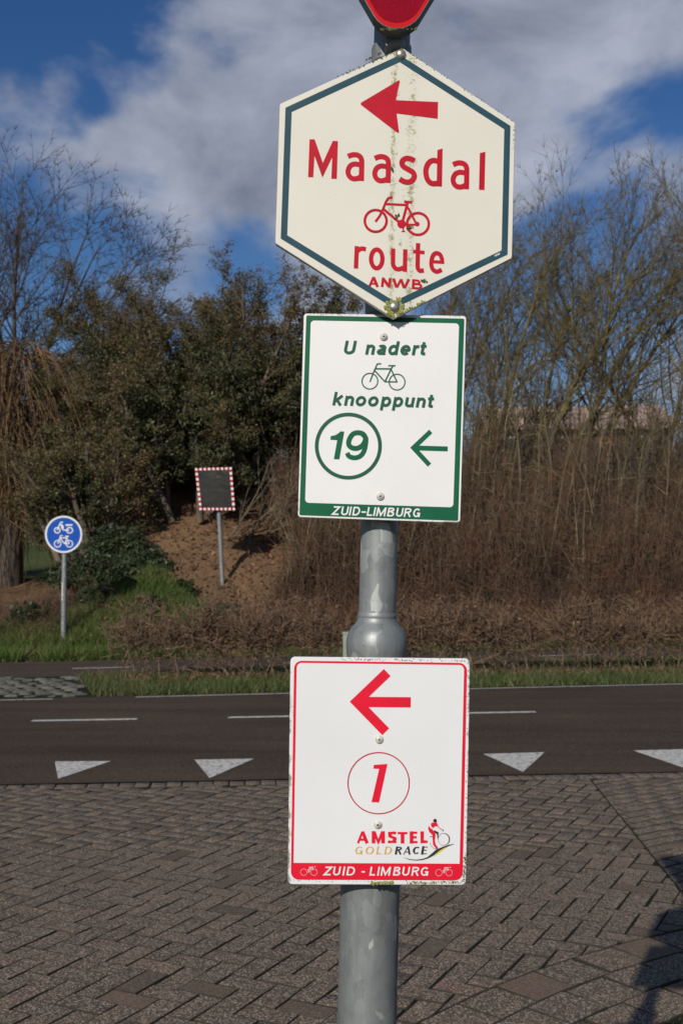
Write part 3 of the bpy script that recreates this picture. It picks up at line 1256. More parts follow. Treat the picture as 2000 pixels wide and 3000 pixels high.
def write(flat, crop, text, xs_, y0, slope, size, w=.19, shear=.2, contrast=1.0, xscale=1.0, widths=None):
    """letters at measured crop positions; y0 baseline at x=xs_[0]; size = cap height in crop pixels"""
    upm = Vector(crop((xs_[0] + 100, y0))) - Vector(crop((xs_[0], y0)))
    unit = upm.length / 100 * size
    for li, (ch, x) in enumerate(zip(text, xs_)):
        yb = y0 + slope * (x - xs_[0])
        wd, strokes = glyph(ch, w)
        if widths:
            xscale = widths[li] / (wd * size)
            if ch == 'I' or ch == '-':
                xscale = 1.0 if ch == 'I' else widths[li] / (wd * size)
        for s in strokes:
            P = []
            for (a, b) in s:
                P.append(crop((x + (a * xscale + shear * b) * size, yb - b * size + slope * a * size)))
            ww = []
            for i in range(len(s)):
                p, q = s[max(0, i - 1)], s[min(len(s) - 1, i + 1)]
                dx, dy = abs(q[0] - p[0]), abs(q[1] - p[1])
                k = dy / (dx + dy + 1e-6)
                if contrast < 1 and q[1] > p[1] and q[0] > p[0] + .05 and len(s) == 2 and ch in 'AMRK':
                    k = 0
                ww.append(w * unit * (contrast + (1 - contrast) * k))
            closed = len(s) > 8 and abs(s[0][0] - s[-1][0]) + abs(s[0][1] - s[-1][1]) < 1e-5
            if closed:
                flat.stroke(P[:-1], ww[:-1], True)
            else:
                flat.stroke(P, ww)


def plate(name, pts, depth, mat, parent, z=0.0, back=None):
    """extruded plate: front face at local y=-z, back at -z+depth, edges a little rounded"""
    n = len(pts)
    c = Vector((sum(p[0] for p in pts) / n, sum(p[1] for p in pts) / n))
    v = []
    for (ins, y) in ((.0006, -z), (0, -z + .0006), (0, -z + depth)):
        for p in pts:
            q = Vector(p)
            d = (c - q).normalized() * ins
            v.append((q.x + d.x, y, q.y + d.y))
    f = []
    for k in (0, n):
        for i in range(n):
            j = (i + 1) % n
            f.append((k + i, k + j, k + n + j, k + n + i))
    f.append(tuple(range(n)))
    f.append(tuple(range(3 * n - 1, 2 * n - 1, -1)))
    me = bpy.data.meshes.new(name)
    me.from_pydata(v, [], f)
    me.update()
    import bmesh
    bm = bmesh.new()
    bm.from_mesh(me)
    bmesh.ops.recalc_face_normals(bm, faces=bm.faces)
    bm.to_mesh(me)
    bm.free()
    me.materials.append(mat)
    if back:
        me.materials.append(back)
        for p in me.polygons:
            if p.normal.y > .5:
                p.material_index = 1
    o = bpy.data.objects.new(name, me)
    COL.objects.link(o)
    o.parent = parent
    return o


def disc_on(u, v, r, prof, mat, parent, name, n=20):
    """little turned part facing -y; prof: list (radius factor, height)"""
    vv, ff = [], []
    for (rf, hgt) in prof:
        for k in range(n):
            a = 2 * math.pi * k / n
            vv.append((u + r * rf * math.cos(a), -hgt, v + r * rf * math.sin(a)))
    for i in range(len(prof) - 1):
        for k in range(n):
            k2 = (k + 1) % n
            ff.append((i * n + k, i * n + k2, (i + 1) * n + k2, (i + 1) * n + k))
    ff.append(tuple((len(prof) - 1) * n + k for k in range(n)))
    return mesh_py(name, vv, ff, mat, parent, smooth=True)


def dome_bolt(u, v, r, z, parent):
    prof = [(math.cos(R(a)), z + r * .62 * math.sin(R(a))) for a in range(0, 90, 12)] + [(.05, z + r * .62)]
    return disc_on(u, v, r, prof, M['bolt'], parent, 'bolt')


def cap_bolt(u, v, r, z, parent):
    o = disc_on(u, v, r, [(1.0, z), (1.0, z + r * .25), (.9, z + r * .38), (.62, z + r * .38), (.56, z + r * .55), (.3, z + r * .55)], M['plastic'], parent, 'bolt')
    disc_on(u, v, r, [(.27, z + r * .5), (.25, z + r * .57)], M['hole'], o, 'socket')
    return o


def circle_pts(c, r, n=40):
    return [(c[0] + r * math.cos(2 * math.pi * k / n), c[1] + r * math.sin(2 * math.pi * k / n)) for k in range(n)]


def px(crop, w, at=(500, 500)):
    return (Vector(crop((at[0] + w, at[1]))) - Vector(crop(at))).length


# ------------------------------------------------------------------ the signpost
POLE_Y = 1.43


def pole_x(Y):          # photograph row -> pole centre column
    return (842 + (2352 - Y / 1.2755) * .0256) * 1.2755


pb, pt = at_depth(pole_x(2900), 2900, POLE_Y), at_depth(pole_x(120), 120, POLE_Y)
axis = (pt - pb).normalized()
foot = pb + axis * ((-.02 - pb.z) / axis.z)
post = empty('signpost', foot, label='grey galvanised bottle-shaped steel signpost in front, carrying four signs', cat='signpost')
post.rotation_euler = Vector((0, 0, 1)).rotation_difference(axis).to_euler()


def along(Y):
    return (at_depth(pole_x(Y), Y, POLE_Y) - foot).length


r_low, r_up = .0378, .0240
zb = along(1950)
z_bell = along(1888)
z_neck = along(1806)
prof = [(r_low, 0), (r_low, zb)]
mesh_py('lower_tube', *lathe([(r_low, 0), (r_low, .5), (r_low, zb - .01)], 40), M['galv'], post, smooth=True)
bell = []
for Yb, wpx in ((1960, 134), (1928, 134.5), (1912, 137), (1900, 139), (1886, 140), (1872, 138), (1860, 133.5), (1850, 127), (1841, 118), (1833, 108), (1826, 99), (1820, 92.5), (1812, 89), (1804, 87.5)):
    bell.append((r_low * wpx / 134, along(Yb)))
mesh_py('bell_collar', *lathe(bell, 40), M['galv'], post, smooth=True)
mesh_py('upper_tube', *lathe([(r_up, z_neck - .004), (r_up, z_neck + .4), (r_up, 2.66), (r_up * .9, 2.67)], 40), M['galv'], post, smooth=True)
wr = [(r_up + .0006, z_neck - .003), (r_up + .0015, z_neck), (r_up + .0015, z_neck + .002), (r_up + .0006, z_neck + .005)]
mesh_py('weld_ring', *lathe(wr, 40), M['galv'], post, smooth=True)

# ---- hexagonal route sign
PH = Plane(1.364, R(4), 1150, 560)
c1_ = Crop(PH, 780, 0, 1568 / 760)
hexs = empty('route_sign', PH.o, PH.yaw, label='cream hexagonal sign with dark teal border reading Maasdal route, below the red triangle', cat='sign')
outer = [c1_(p) for p in ((82, 628), (55, 1470), (770, 1925), (1483, 1560), (1502, 742), (822, 290))]
M['cream'] = m_sign('cream_paint', (.655, .63, .55), streak_u=c1_((800, 900))[0], streak_amt=.9)
plate('plate', round_poly(outer, .004), .009, M['cream'], hexs, back=M['back'])
fl = Flat(.0006)
fl.stroke([c1_(p) for p in ((805, 354), (1454, 771), (1437, 1526), (771, 1842), (106, 1432), (134, 664))], px(c1_, 37), True)
fl.build('border', M['teal'], hexs)
fl = Flat(.0004)
fl.poly(round_poly([c1_(p) for p in ((562, 627), (802, 484), (806, 492), (780, 606), (1036, 617), (1034, 718), (786, 686), (801, 800), (795, 806))], [.002, .001, .002, 0, 0, 0, 0, .003, .003]))
fl.build('arrow', M['red'], hexs)
za = Crop(PH, 880, 390, 5.6)
zB = Crop(PH, 1140, 420, 1568 / 300)
fl = Flat(.0004)
fl.poly([za(p) for p in ((148, 102), (232, 103), (366, 490), (528, 130), (612, 132), (594, 750), (505, 748), (520, 390), (358, 730), (228, 370), (208, 722), (124, 722))])
for (sx_, sy_) in ((0, 0), (78.2, 5.7), (307.2, 24)):
    cr_ = Crop(PH, 880 + sx_, 390 + sy_, 5.6)
    fl.stroke([cr_(p) for p in smooth([(776, 384), (830, 362), (882, 354), (940, 364), (985, 400), (1002, 455)], 5) + [(1000, 600), (996, 784)]], px(za, 85))
    fl.stroke([cr_(p) for p in smooth([(1000, 530), (945, 514), (880, 508), (815, 538), (778, 615), (790, 690), (835, 738), (890, 750), (945, 738), (1000, 705)], 5)], px(za, 82))
fl.stroke([zB(p) for p in smooth([(385, 268), (330, 240), (262, 230), (207, 258), (190, 308), (215, 355), (288, 400), (352, 440), (380, 495), (355, 560), (290, 594), (220, 584), (156, 545)], 5)], px(zB, 80))
fl.poly([zB(p) for p in ((732, 104), (812, 80), (802, 662), (722, 655))])
fl.stroke([zB(p) for p in smooth([(765, 290), (715, 268), (655, 264), (600, 300), (565, 370), (556, 445), (575, 540), (620, 600), (680, 618), (765, 605)], 5)], px(zB, 80))
fl.poly([zB(p) for p in ((1382, 150), (1467, 130), (1453, 714), (1369, 710))])
c8 = Crop(PH, 960, 560, 3.92)
fl.build('lettering', M['red'], hexs, label='red route name, upper line')
fl = Flat(.0004)
fl.stroke([c8(p) for p in ((332, 632), (322, 888))], px(c8, 50))
fl.stroke([c8(p) for p in smooth([(330, 700), (358, 672), (392, 660), (436, 668)], 5)], px(c8, 50))
fl.stroke([c8(p) for p in smooth(arc(560, 778, 65, 107, 0, 340, 17), 3, True)], px(c8, 50), True)
fl.stroke([c8(p) for p in [(748, 660), (746, 820)] + smooth([(750, 855), (778, 890), (820, 896), (865, 878)], 5)], px(c8, 50))
fl.stroke([c8(p) for p in ((888, 668), (882, 925))], px(c8, 50))
fl.stroke([c8(p) for p in [(1034, 598), (1028, 860)] + smooth([(1032, 890), (1055, 914), (1100, 910)], 5)], px(c8, 50))
fl.stroke([c8(p) for p in ((975, 692), (1108, 706))], px(c8, 40))
fl.stroke([c8(p) for p in ((1180, 808), (1333, 818))], px(c8, 36))
fl.stroke([c8(p) for p in smooth([(1310, 820), (1306, 775), (1284, 728), (1242, 712), (1206, 738), (1187, 800), (1188, 862), (1210, 906), (1252, 924), (1305, 902)], 5)], px(c8, 48))
fl.build('lettering', M['red'], hexs, label='red word below the bicycle')
fl = Flat(.0004)
for s, w in (([(478, 1092), (524, 988)], 28), ([(524, 988), (570, 1100)], 34), ([(500, 1062), (560, 1066)], 20),
             ([(622, 1100), (634, 992)], 30), ([(632, 1000), (702, 1100)], 34), ([(702, 1104), (714, 998)], 30),
             ([(752, 1004), (786, 1104)], 34), ([(790, 1108), (838, 1012)], 26), ([(838, 1012), (874, 1112)], 34), ([(876, 1114), (930, 1012)], 28),
             ([(982, 1012), (976, 1124)], 32)):
    fl.stroke([c8(p) for p in s], px(c8, w))
fl.stroke([c8(p) for p in smooth([(982, 1024), (1030, 1028), (1050, 1046), (1030, 1066), (982, 1066)], 5)], px(c8, 24))
fl.stroke([c8(p) for p in smooth([(982, 1066), (1042, 1068), (1070, 1092), (1046, 1116), (976, 1112)], 5)], px(c8, 26))
fl.build('lettering', M['red'], hexs, label='small bold red name at the bottom')
fl = Flat(.0004)
for c in ((548, 342), (1032, 377)):
    fl.stroke([c8(p) for p in circle_pts(c, 125, 36)], px(c8, 30), True)
for s, w in (([(545, 352), (590, 292), (618, 240), (668, 118), (692, 82), (742, 70)], 27), ([(655, 148), (910, 160)], 27), ([(635, 205), (835, 372)], 30),
             ([(918, 118), (850, 372)], 30), ([(874, 122), (966, 128)], 30), ([(905, 170), (950, 250), (1012, 372)], 26), ([(850, 385), (1040, 385)], 22),
             ([(862, 400), (866, 462)], 16), ([(842, 464), (886, 464)], 12)):
    fl.stroke([c8(p) for p in s], px(c8, w))
fl.poly([c8(p) for p in circle_pts((845, 378), 50, 20)])
fl.poly([c8(p) for p in circle_pts((1024, 378), 27, 16)])
fl.build('bicycle_symbol', M['red'], hexs)
fl = Flat(.0010)
write(fl, Crop(PH, 1300, 300, 2.24), '10/94', [328, 336, 342, 348, 357], 1016, -.42, 13, .2, 0)
fl.build('date_marking', M['white_print'], hexs)
b = c1_((812, 330))
dome_bolt(b[0], b[1], px(c1_, 32), .0004, hexs)
b = c1_((772, 1856))
dome_bolt(b[0], b[1], px(c1_, 32), .0012, hexs)
# algae at the lower bolt and along the rims
vv, ff = [], []


def moss_dab(crop, cx, cy, r, z, ry=None):
    i0 = len(vv)
    n = 9
    for k in range(n):
        a = 2 * math.pi * k / n
        q = random.uniform(.6, 1.1)
        u_, v_ = crop((cx + r * q * math.cos(a), cy + (ry or r) * q * math.sin(a)))
        vv.append((u_, -z, v_))
    u_, v_ = crop((cx, cy))
    vv.append((u_, -z - .0001 - random.random() * .0002, v_))
    for k in range(n):
        ff.append((i0 + k, i0 + n, i0 + (k + 1) % n))


def rim_dabs(crop, p, q, n, r, spread=10, z=.0006):
    for _ in range(n):
        t = random.random()
        moss_dab(crop, p[0] + (q[0] - p[0]) * t + random.gauss(0, spread), p[1] + (q[1] - p[1]) * t + random.gauss(0, spread), random.uniform(.4, 1) * r, z)


for _ in range(46):
    a = random.random() * 6.28
    moss_dab(c1_, 772 + math.cos(a) * random.uniform(26, 58), 1850 + math.sin(a) * random.uniform(26, 62), random.uniform(5, 14), .0016)
rim_dabs(c1_, (735, 1890), (772, 1915), 14, 10, 5, .0012)
rim_dabs(c1_, (780, 1910), (950, 1822), 26, 9, 5, .0012)
mesh_py('algae', vv, ff, M['moss'], hexs, kind='stuff')
vv, ff = [], []
rim_dabs(c1_, (822, 296), (420, 468), 60, 5, 3)
rim_dabs(c1_, (822, 296), (1490, 730), 40, 4, 3)
rim_dabs(c1_, (1496, 760), (1490, 900), 12, 4, 2)
rim_dabs(c1_, (600, 365), (700, 320), 14, 9, 4)
for (cx_, cy_) in ((757, 1024), (790, 1308), (865, 1365), (860, 1380), (945, 1698), (950, 1700)):
    for _ in range(7):
        moss_dab(c1_, cx_ + random.gauss(0, 9), cy_ + random.gauss(0, 6), random.uniform(3, 8), .0016)
mesh_py('lichen', vv, ff, M['moss_dark'], hexs, kind='stuff')

# ---- green junction sign
PG = Plane(1.387, R(-1), 1120, 1220)
c2 = Crop(PG, 840, 880, 2.8)
gs = empty('junction_sign', PG.o, PG.yaw, label='white sign with green border reading U nadert knooppunt 19', cat='sign')
gp = [c2(p) for p in ((140, 106), (90, 1778), (1420, 1826), (1471, 127))]
hx_, hz_ = (max(p[0] for p in gp) - min(p[0] for p in gp)) / 2, (max(p[1] for p in gp) - min(p[1] for p in gp)) / 2
M['gwhite'] = m_sign('white_paint_green_sign', (.70, .70, .69), edge_box=(hx_, hz_, 0, 0, .004))
plate('plate', round_poly(gp, px(c2, 28)), .003, M['gwhite'], gs, back=M['back'])
fl = Flat(.0004)
fl.poly(round_poly([c2(p) for p in ((160, 124), (103, 1762), (1403, 1808), (1454, 150))], px(c2, 12)))
fl.build('border', M['green'], gs)
fl = Flat(.0008)
fl.poly(round_poly([c2(p) for p in ((197, 166), (150, 1660), (1363, 1698), (1411, 190))], px(c2, 30)))
fl.build('panel', M['gwhite'], gs)
zc = Crop(PG, 960, 980, 4.9)
fl = Flat(.0011)
write(fl, zc, 'Unadert', [215, 530, 688, 848, 1022, 1198, 1303], 288, .013, 198, .225, .2, widths=[168, 134, 144, 150, 152, 90, 90])
fl.build('lettering', M['green_text'], gs, label='green italic words above the bicycle')
fl = Flat(.0011)
write(fl, zc, 'knooppunt', [58, 226, 383, 561, 750, 922, 1090, 1252, 1410], 1020, .025, 195, .22, .2, widths=[140, 138, 154, 154, 146, 146, 138, 138, 92])
fl.build('lettering', M['green_text'], gs, label='green italic word below the bicycle')
fl = Flat(.0011)
for c in ((603, 672), (992, 685)):
    fl.stroke([zc(p) for p in circle_pts(c, 113, 40)], px(zc, 17), True)
for s, w in (([(603, 682), (655, 545), (708, 425), (764, 422)], 20), ([(680, 494), (910, 496)], 22), ([(672, 520), (818, 680)], 20), ([(935, 450), (905, 500), (818, 680)], 20),
             ([(866, 450), (970, 450)], 20), ([(905, 500), (992, 682)], 20), ([(812, 680), (996, 682)], 18)):
    fl.stroke([zc(p) for p in s], px(zc, w))
fl.build('bicycle_symbol', M['green_text'], gs)
zd = Crop(PG, 900, 1200, 1568 / 440)
fl = Flat(.0011)
fl.stroke([zd(p) for p in circle_pts((428, 382), 330, 60)], px(zd, 39), True)
fl.build('number_ring', M['green_text'], gs)
fl = Flat(.0011)
fl.poly([zd(p) for p in [(345, 228), (386, 230), (334, 520), (276, 518), (312, 320), (240, 315), (245, 277), (290, 268), (325, 248)]])
fl.stroke([zd(p) for p in smooth([(578, 262), (610, 300), (606, 370), (588, 440), (548, 488), (490, 504), (435, 488), (415, 452)], 6)], px(zd, 50))
fl.stroke([zd(p) for p in smooth([(520, 242), (470, 262), (435, 320), (436, 375), (480, 404), (535, 400), (582, 365), (606, 305), (580, 256)], 6, True)], px(zd, 52), True)
fl.build('number', M['green'], gs)
fl = Flat(.0011)
fl.stroke([zd(p) for p in ((1286, 228), (1106, 399), (1273, 580))], px(zd, 49))
fl.stroke([zd(p) for p in ((1130, 401), (1463, 411))], px(zd, 51))
fl.build('arrow', M['green'], gs)
ze = Crop(PG, 840, 1460, 1568 / 520)
fl = Flat(.0011)
write(fl, ze, 'ZUID-LIMBURG', [396, 474, 546, 574, 652, 702, 760, 784, 880, 958, 1028, 1106], 147, .027, 78, .18, .2, widths=[62, 62, 14, 66, 40, 48, 14, 84, 64, 60, 64, 64])
fl.build('lettering', M['white_print'], gs, label='white region name on the green bottom band')
for q in ((793, 300), (765, 1608)):
    b = c2(q)
    cap_bolt(b[0], b[1], px(c2, 32), .001, gs)
vv, ff = [], []
rim_dabs(c2, (150, 112), (600, 118), 30, 4, 3)
rim_dabs(c2, (1000, 124), (1460, 130), 20, 4, 3)
rim_dabs(c2, (100, 1782), (1410, 1822), 40, 4, 2)
mesh_py('grime', vv, ff, M['moss_dark'], gs, kind='stuff')

# ---- red race sign
PR = Plane(1.374, R(0), 1110, 2260)
c3 = Crop(PR, 820, 1880, 1568 / 580)
rs = empty('cycle_route_sign', PR.o, PR.yaw, label='white sign with red border and number 1, lowest on the signpost', cat='sign')
M['rwhite'] = m_sign('white_paint_red_sign', (.675, .685, .695), edge_box=(abs(c3((1488, 1000))[0] - c3((72, 1000))[0]) / 2, .147, 0, 0, .005))
rp = [c3(p) for p in ((83, 119), (60, 1922), (1470, 1927), (1505, 134))]
plate('plate', round_poly(rp, px(c3, 38)), .003, M['rwhite'], rs, back=M['back'])
fl = Flat(.0004)
fl.poly(round_poly([c3(p) for p in ((112, 150), (86, 1884), (1444, 1890), (1480, 168))], px(c3, 62), 7))
fl.build('border', M['red2'], rs)
fl = Flat(.0008)
fl.poly(round_poly([c3(p) for p in ((134, 167), (108, 1750), (1420, 1757), (1456, 185))], [px(c3, 38), 0, 0, px(c3, 38)]))
fl.build('panel', M['rwhite'], rs)
fl = Flat(.0011)
fl.stroke([c3(p) for p in ((848, 243), (606, 475), (836, 712))], px(c3, 77))
fl.stroke([c3(p) for p in ((640, 476), (1034, 479))], px(c3, 81))
fl.build('arrow', M['red2'], rs)
fl = Flat(.0011)
fl.stroke([c3(p) for p in circle_pts((780, 1119), 242, 70)], px(c3, 9), True)
fl.build('number_ring', M['red'], rs)
fl = Flat(.0011)
fl.poly([c3(p) for p in ((742, 974), (850, 967), (783, 1272), (723, 1270), (784, 1006), (737, 1004))])
fl.build('number', M['red2'], rs)
zf = Crop(PR, 1030, 2400, 1568 / 310)
fl = Flat(.0011)
write(fl, zf, 'AMSTEL', [66, 284, 530, 678, 852, 1010], 354, .004, 182, .30, .0, .62, widths=[186, 216, 134, 144, 120, 112])
fl.build('lettering', M['red2'], rs, label='bold red sponsor name')
fl = Flat(.0011)
write(fl, zf, 'GOLD', [40, 192, 356, 476], 521, .0, 126, .19, .18, .42, widths=[112, 126, 84, 108])
fl.build('lettering', M['gold'], rs, label='thin golden italic word')
fl = Flat(.0011)
write(fl, zf, 'RACE', [630, 752, 886, 1016], 521, .0, 126, .27, .18, .38, widths=[102, 118, 112, 90])
fl.build('lettering', M['ink'], rs, label='black italic word')
c6 = Crop(PR, 1000, 2360, 3.92)
fl = Flat(.0011)
fl.poly([c6(p) for p in smooth([(1010, 596), (1060, 575), (1110, 548), (1180, 498), (1215, 470), (1150, 495), (1090, 520), (1040, 560)], 3, True)])
fl.build('logo_swoosh', M['yellow'], rs, label='yellow shade of the swoosh')
fl = Flat(.0014)
fl.poly([c6(p) for p in [(700, 588), (780, 612), (860, 618), (930, 608), (985, 588), (1035, 545), (1080, 505), (1130, 482), (1200, 456), (1240, 444), (1300, 438),
                         (1245, 455), (1170, 486), (1120, 516), (1060, 566), (1000, 600), (930, 622), (860, 628), (775, 620)]])
fl.poly([c6(p) for p in circle_pts((1071, 171), 22, 16)])
fl.poly([c6(p) for p in ((1058, 278), (1112, 304), (1108, 345), (1104, 385), (1096, 350), (1094, 326), (1062, 306))])
fl.stroke([c6(p) for p in ((1012, 356), (1040, 352))], px(c6, 7))
fl.stroke([c6(p) for p in smooth([(1148, 276), (1166, 280), (1160, 292)], 4)], px(c6, 7))
whl = arc(1172, 384, 64, 68, -100, 70, 16)
fl.stroke([c6(p) for p in whl], [px(c6, 3 + 9 * max(0, math.sin(math.pi * i / 16))) for i in range(17)])
fl.stroke([c6(p) for p in arc(1165, 384, 58, 70, 60, 262, 16)], px(c6, 3))
fl.stroke([c6(p) for p in smooth([(1012, 425), (1030, 462), (1060, 488), (1095, 495)], 5)], px(c6, 4))
fl.build('logo_rider', M['ink'], rs)
fl = Flat(.0018)
fl.poly([c6(p) for p in ((1022, 208), (1040, 188), (1062, 194), (1090, 190), (1104, 222), (1112, 248), (1096, 232), (1074, 232), (1058, 240), (1042, 254), (1028, 236))])
fl.stroke([c6(p) for p in ((1098, 226), (1120, 252), (1152, 274))], px(c6, 8))
fl.poly([c6(p) for p in ((998, 222), (1008, 246), (1040, 268), (1064, 300), (1076, 330), (1066, 390), (1076, 440), (1104, 478), (1100, 492), (1078, 486), (1048, 444), (1042, 380), (1040, 334), (1004, 300), (992, 262))])
fl.build('logo_jersey', M['red2'], rs)
zg = Crop(PR, 850, 2520, 1568 / 500)
fl = Flat(.0011)
write(fl, zg, 'ZUID-LIMBURG', [305, 388, 478, 512, 648, 724, 796, 826, 940, 1022, 1108, 1190], 138, .004, 82, .18, .17, .85, widths=[68, 66, 14, 78, 32, 52, 14, 88, 66, 66, 68, 72])
fl.build('lettering', M['white_print'], rs, label='white region name on the red bottom band')
for dx in (0, 1238):
    fl = Flat(.0011)
    for c in ((125, 108), (218, 108)):
        fl.stroke([zg(p) for p in circle_pts((c[0] + dx, c[1] + (5 if dx else 0)), 30, 22)], px(zg, 3.5), True)
    for s, w in (([(170, 112), (168, 84), (182, 80)], 9), ([(182, 80), (176, 106)], 6), ([(172, 64), (212, 62)], 10), ([(212, 64), (202, 84), (216, 86)], 6), ([(180, 64), (200, 84)], 9)):
        fl.stroke([zg((p[0] + dx, p[1] + (5 if dx else 0))) for p in s], px(zg, w))
    fl.poly([zg(p) for p in circle_pts((228 + dx, 58 + (5 if dx else 0)), 6, 10)])
    fl.build('rider_symbol', M['pink_print'], rs)
for q in ((785, 773), (773, 1447)):
    b = c3(q)
    cap_bolt(b[0], b[1], px(c3, 32), .001, rs)
vv, ff = [], []
rim_dabs(c3, (480, 136), (1470, 150), 80, 5, 5)
rim_dabs(c3, (1490, 200), (1462, 1800), 60, 5, 4)
rim_dabs(c3, (1000, 1908), (1450, 1905), 90, 6, 6)
rim_dabs(c3, (100, 1890), (760, 1896), 26, 4, 4)
rim_dabs(c3, (128, 160), (98, 600), 26, 3, 3)
rim_dabs(c3, (1465, 1700), (1450, 1900), 60, 7, 7)
mesh_py('grime', vv, ff, M['moss_dark'], rs, kind='stuff')
vv, ff = [], []
rim_dabs(c3, (720, 1908), (905, 1908), 70, 12, 6, .0012)
rim_dabs(c3, (1000, 1915), (1440, 1895), 50, 7, 5, .0011)
mesh_py('algae', vv, ff, M['moss'], rs, kind='stuff')

# ---- give-way triangle at the top
PT = Plane(1.352, 0.0, 1161, 92)
tri_root = empty('give_way_sign', PT.o, 0.0, label='red and white give-way triangle cut off at the top edge', cat='sign')
hgt, hw = .50, .289
tri0 = [(0, -.031), (-hw, hgt - .031), (hw, hgt - .031)]


def tri(ins):
    cx_, cy_ = 0, hgt * 2 / 3 - .031
    k = 1 - ins / (hgt / 3)
    return [(cx_ + (p[0] - cx_) * k, cy_ + (p[1] - cy_) * k) for p in tri0]


lean = .02


def lean_pts(ps):
    return [(p[0] + p[1] * lean, p[1]) for p in ps]


plate('plate', lean_pts(round_poly(tri0[::-1], .034, 8)), .024, M['back'], tri_root)
fl = Flat(.0003)
fl.poly(lean_pts(round_poly(tri(.0012), .033, 8)))
fl.build('rim', M['rim_red'], tri_root)
fl = Flat(.0006)
fl.poly(lean_pts(round_poly(tri(.0055), .031, 8)))
fl.build('red_border', M['dark_red'], tri_root)
fl = Flat(.0010)
fl.poly(lean_pts(round_poly(tri(.062), .012, 8)))
fl.build('white_field', M['white_print'], tri_root)
vv, ff = [], []


def tri_crop(q):
    return (q[0] / 1000, q[1] / 1000)


for _ in range(26):
    moss_dab(tri_crop, random.gauss(0, 12), 1.8 + abs(random.gauss(0, 1.2)), random.uniform(.8, 2.2), .0008)
mesh_py('algae', vv, ff, M['moss_dark'], tri_root, kind='stuff')

# ---- brackets that hold the plates on the tube


def bracket(Y, plane_y, r, parent_name=None):
    c = at_depth(pole_x(Y), Y, POLE_Y)
    segs = []
    v, f = [], []
    n = 20
    for (rr2, z) in ((r + .0025, -.011), (r + .0025, .011)):
        for k in range(n):
            a = 2 * math.pi * k / n
            v.append((rr2 * math.cos(a), rr2 * math.sin(a), z))
    for k in range(n):
        k2 = (k + 1) % n
        f.append((k, k2, n + k2, n + k))
    bv, bf = box(-.010, .010, -(POLE_Y - plane_y) + .003, -r + .002, -.010, .010)
    i0 = len(v)
    v += bv
    f += [tuple(i0 + q for q in ff_) for ff_ in bf]
    loc = (c - foot)
    o = mesh_py('clamp', v, f, M['galv'], post)
    o.matrix_local = post.rotation_euler.to_matrix().to_4x4().inverted() @ Matrix.Translation(loc)
    return o


bracket(165, 1.375, r_up)
bracket(900, 1.375, r_up)
bracket(1000, 1.39, r_up)
bracket(1452, 1.39, r_up)
bracket(2166, 1.377, r_low)
bracket(2415, 1.377, r_low)
bracket(30, 1.375, r_up)

# ------------------------------------------------------------------ blue cycle sign across the road
DB = 18.7
PB = Plane(DB, R(6), 187, 1566)
bx, by = PB.o.x, PB.o.y
bz = H(bx, by + .05)
bs = empty('cycle_path_sign', (bx, by, bz - .03), PB.yaw, label='round blue sign with white moped and bicycle symbols on a thin post', cat='sign')
dz = PB.o.z - (bz - .03)
c7 = Crop(PB, 100, 1480, 1568 / 180)


class Up:
    """shifts plate coordinates up the post"""

    def __init__(self, crop, dz):
        self.c, self.dz = crop, dz

    def __call__(self, q):
        a, b = self.c(q)
        return (a, b + self.dz)


c7u = Up(c7, dz)
rb = px(c7, 478, (758, 745))
ctr = c7u((758, 745))
plate('plate', circle_pts(ctr, rb, 40), .012, M['blue'], bs, back=M['back'])
fl = Flat(.001)
STEP = .0004
fl.stroke([c7u(p) for p in circle_pts((758, 745), 452, 48)], px(c7, 46), True)
fl.build('rim', M['white_print'], bs)
fl = Flat(.001)
for c, r in (((597, 640), 70), ((912, 640), 74)):
    fl.stroke([c7u(p) for p in circle_pts(c, r, 20)], px(c7, 28), True)
for s, w in (([(597, 640), (655, 490), (690, 440), (745, 435)], 30), ([(740, 635), (905, 635)], 28), ([(808, 508), (985, 505)], 40)):
    fl.stroke([c7u(p) for p in s], px(c7, w))
fl.poly([c7u(p) for p in ((672, 480), (735, 495), (765, 560), (750, 640), (712, 610))])
fl.build('moped_symbol', M['white_print'], bs)
fl = Flat(.001)
for c in ((605, 985), (905, 985)):
    fl.stroke([c7u(p) for p in circle_pts(c, 84, 22)], px(c7, 24), True)
for s, w in (([(605, 985), (665, 830), (682, 778), (738, 775)], 26), ([(668, 835), (840, 835)], 26), ([(672, 850), (785, 985)], 26), ([(855, 800), (790, 985)], 26),
             ([(800, 796), (890, 796)], 30), ([(840, 835), (905, 985)], 24), ([(785, 985), (905, 985)], 22)):
    fl.stroke([c7u(p) for p in s], px(c7, w))
fl.build('bicycle_symbol', M['white_print'], bs)
vv_, ff_ = lathe([(.045, 0), (.045, 1.0), (.04, dz - rb * .6)], 12)
o = mesh_py('post', vv_, ff_, M['galv'], bs, smooth=True)
o.location = (ctr[0] + .01, .06, 0)
mesh_py('sticker', *box(-.012, .012, -.052, -.046, .75, 1.05), M['paint'], bs).location = (ctr[0] - .01, .06, 0)

# ------------------------------------------------------------------ traffic mirror on the bank
DM = 20.75
mb = at_depth(652, 1706, DM)
mzb = H(mb.x, DM)
mir = empty('traffic_mirror', (mb.x, DM, mzb - .04), 0, label='rectangular traffic mirror with red and white frame on the bank', cat='mirror')
PMy = math.tan(R(14))


def mloc(X, Y, off=0.0):
    p = at_depth(X, Y, DM - .12)
    return Vector((p.x - mb.x, -.12 + (p.x - mb.x) * .22 - off + (p.z - mzb) * -.06 + .10, p.z - (mzb - .04)))


cs = [(574, 1374), (678, 1369), (687, 1494), (586, 1495)]
P4 = [mloc(*c) for c in cs]
nrm = (P4[1] - P4[0]).cross(P4[3] - P4[0]).normalized()
if nrm.y > 0:
    nrm = -nrm


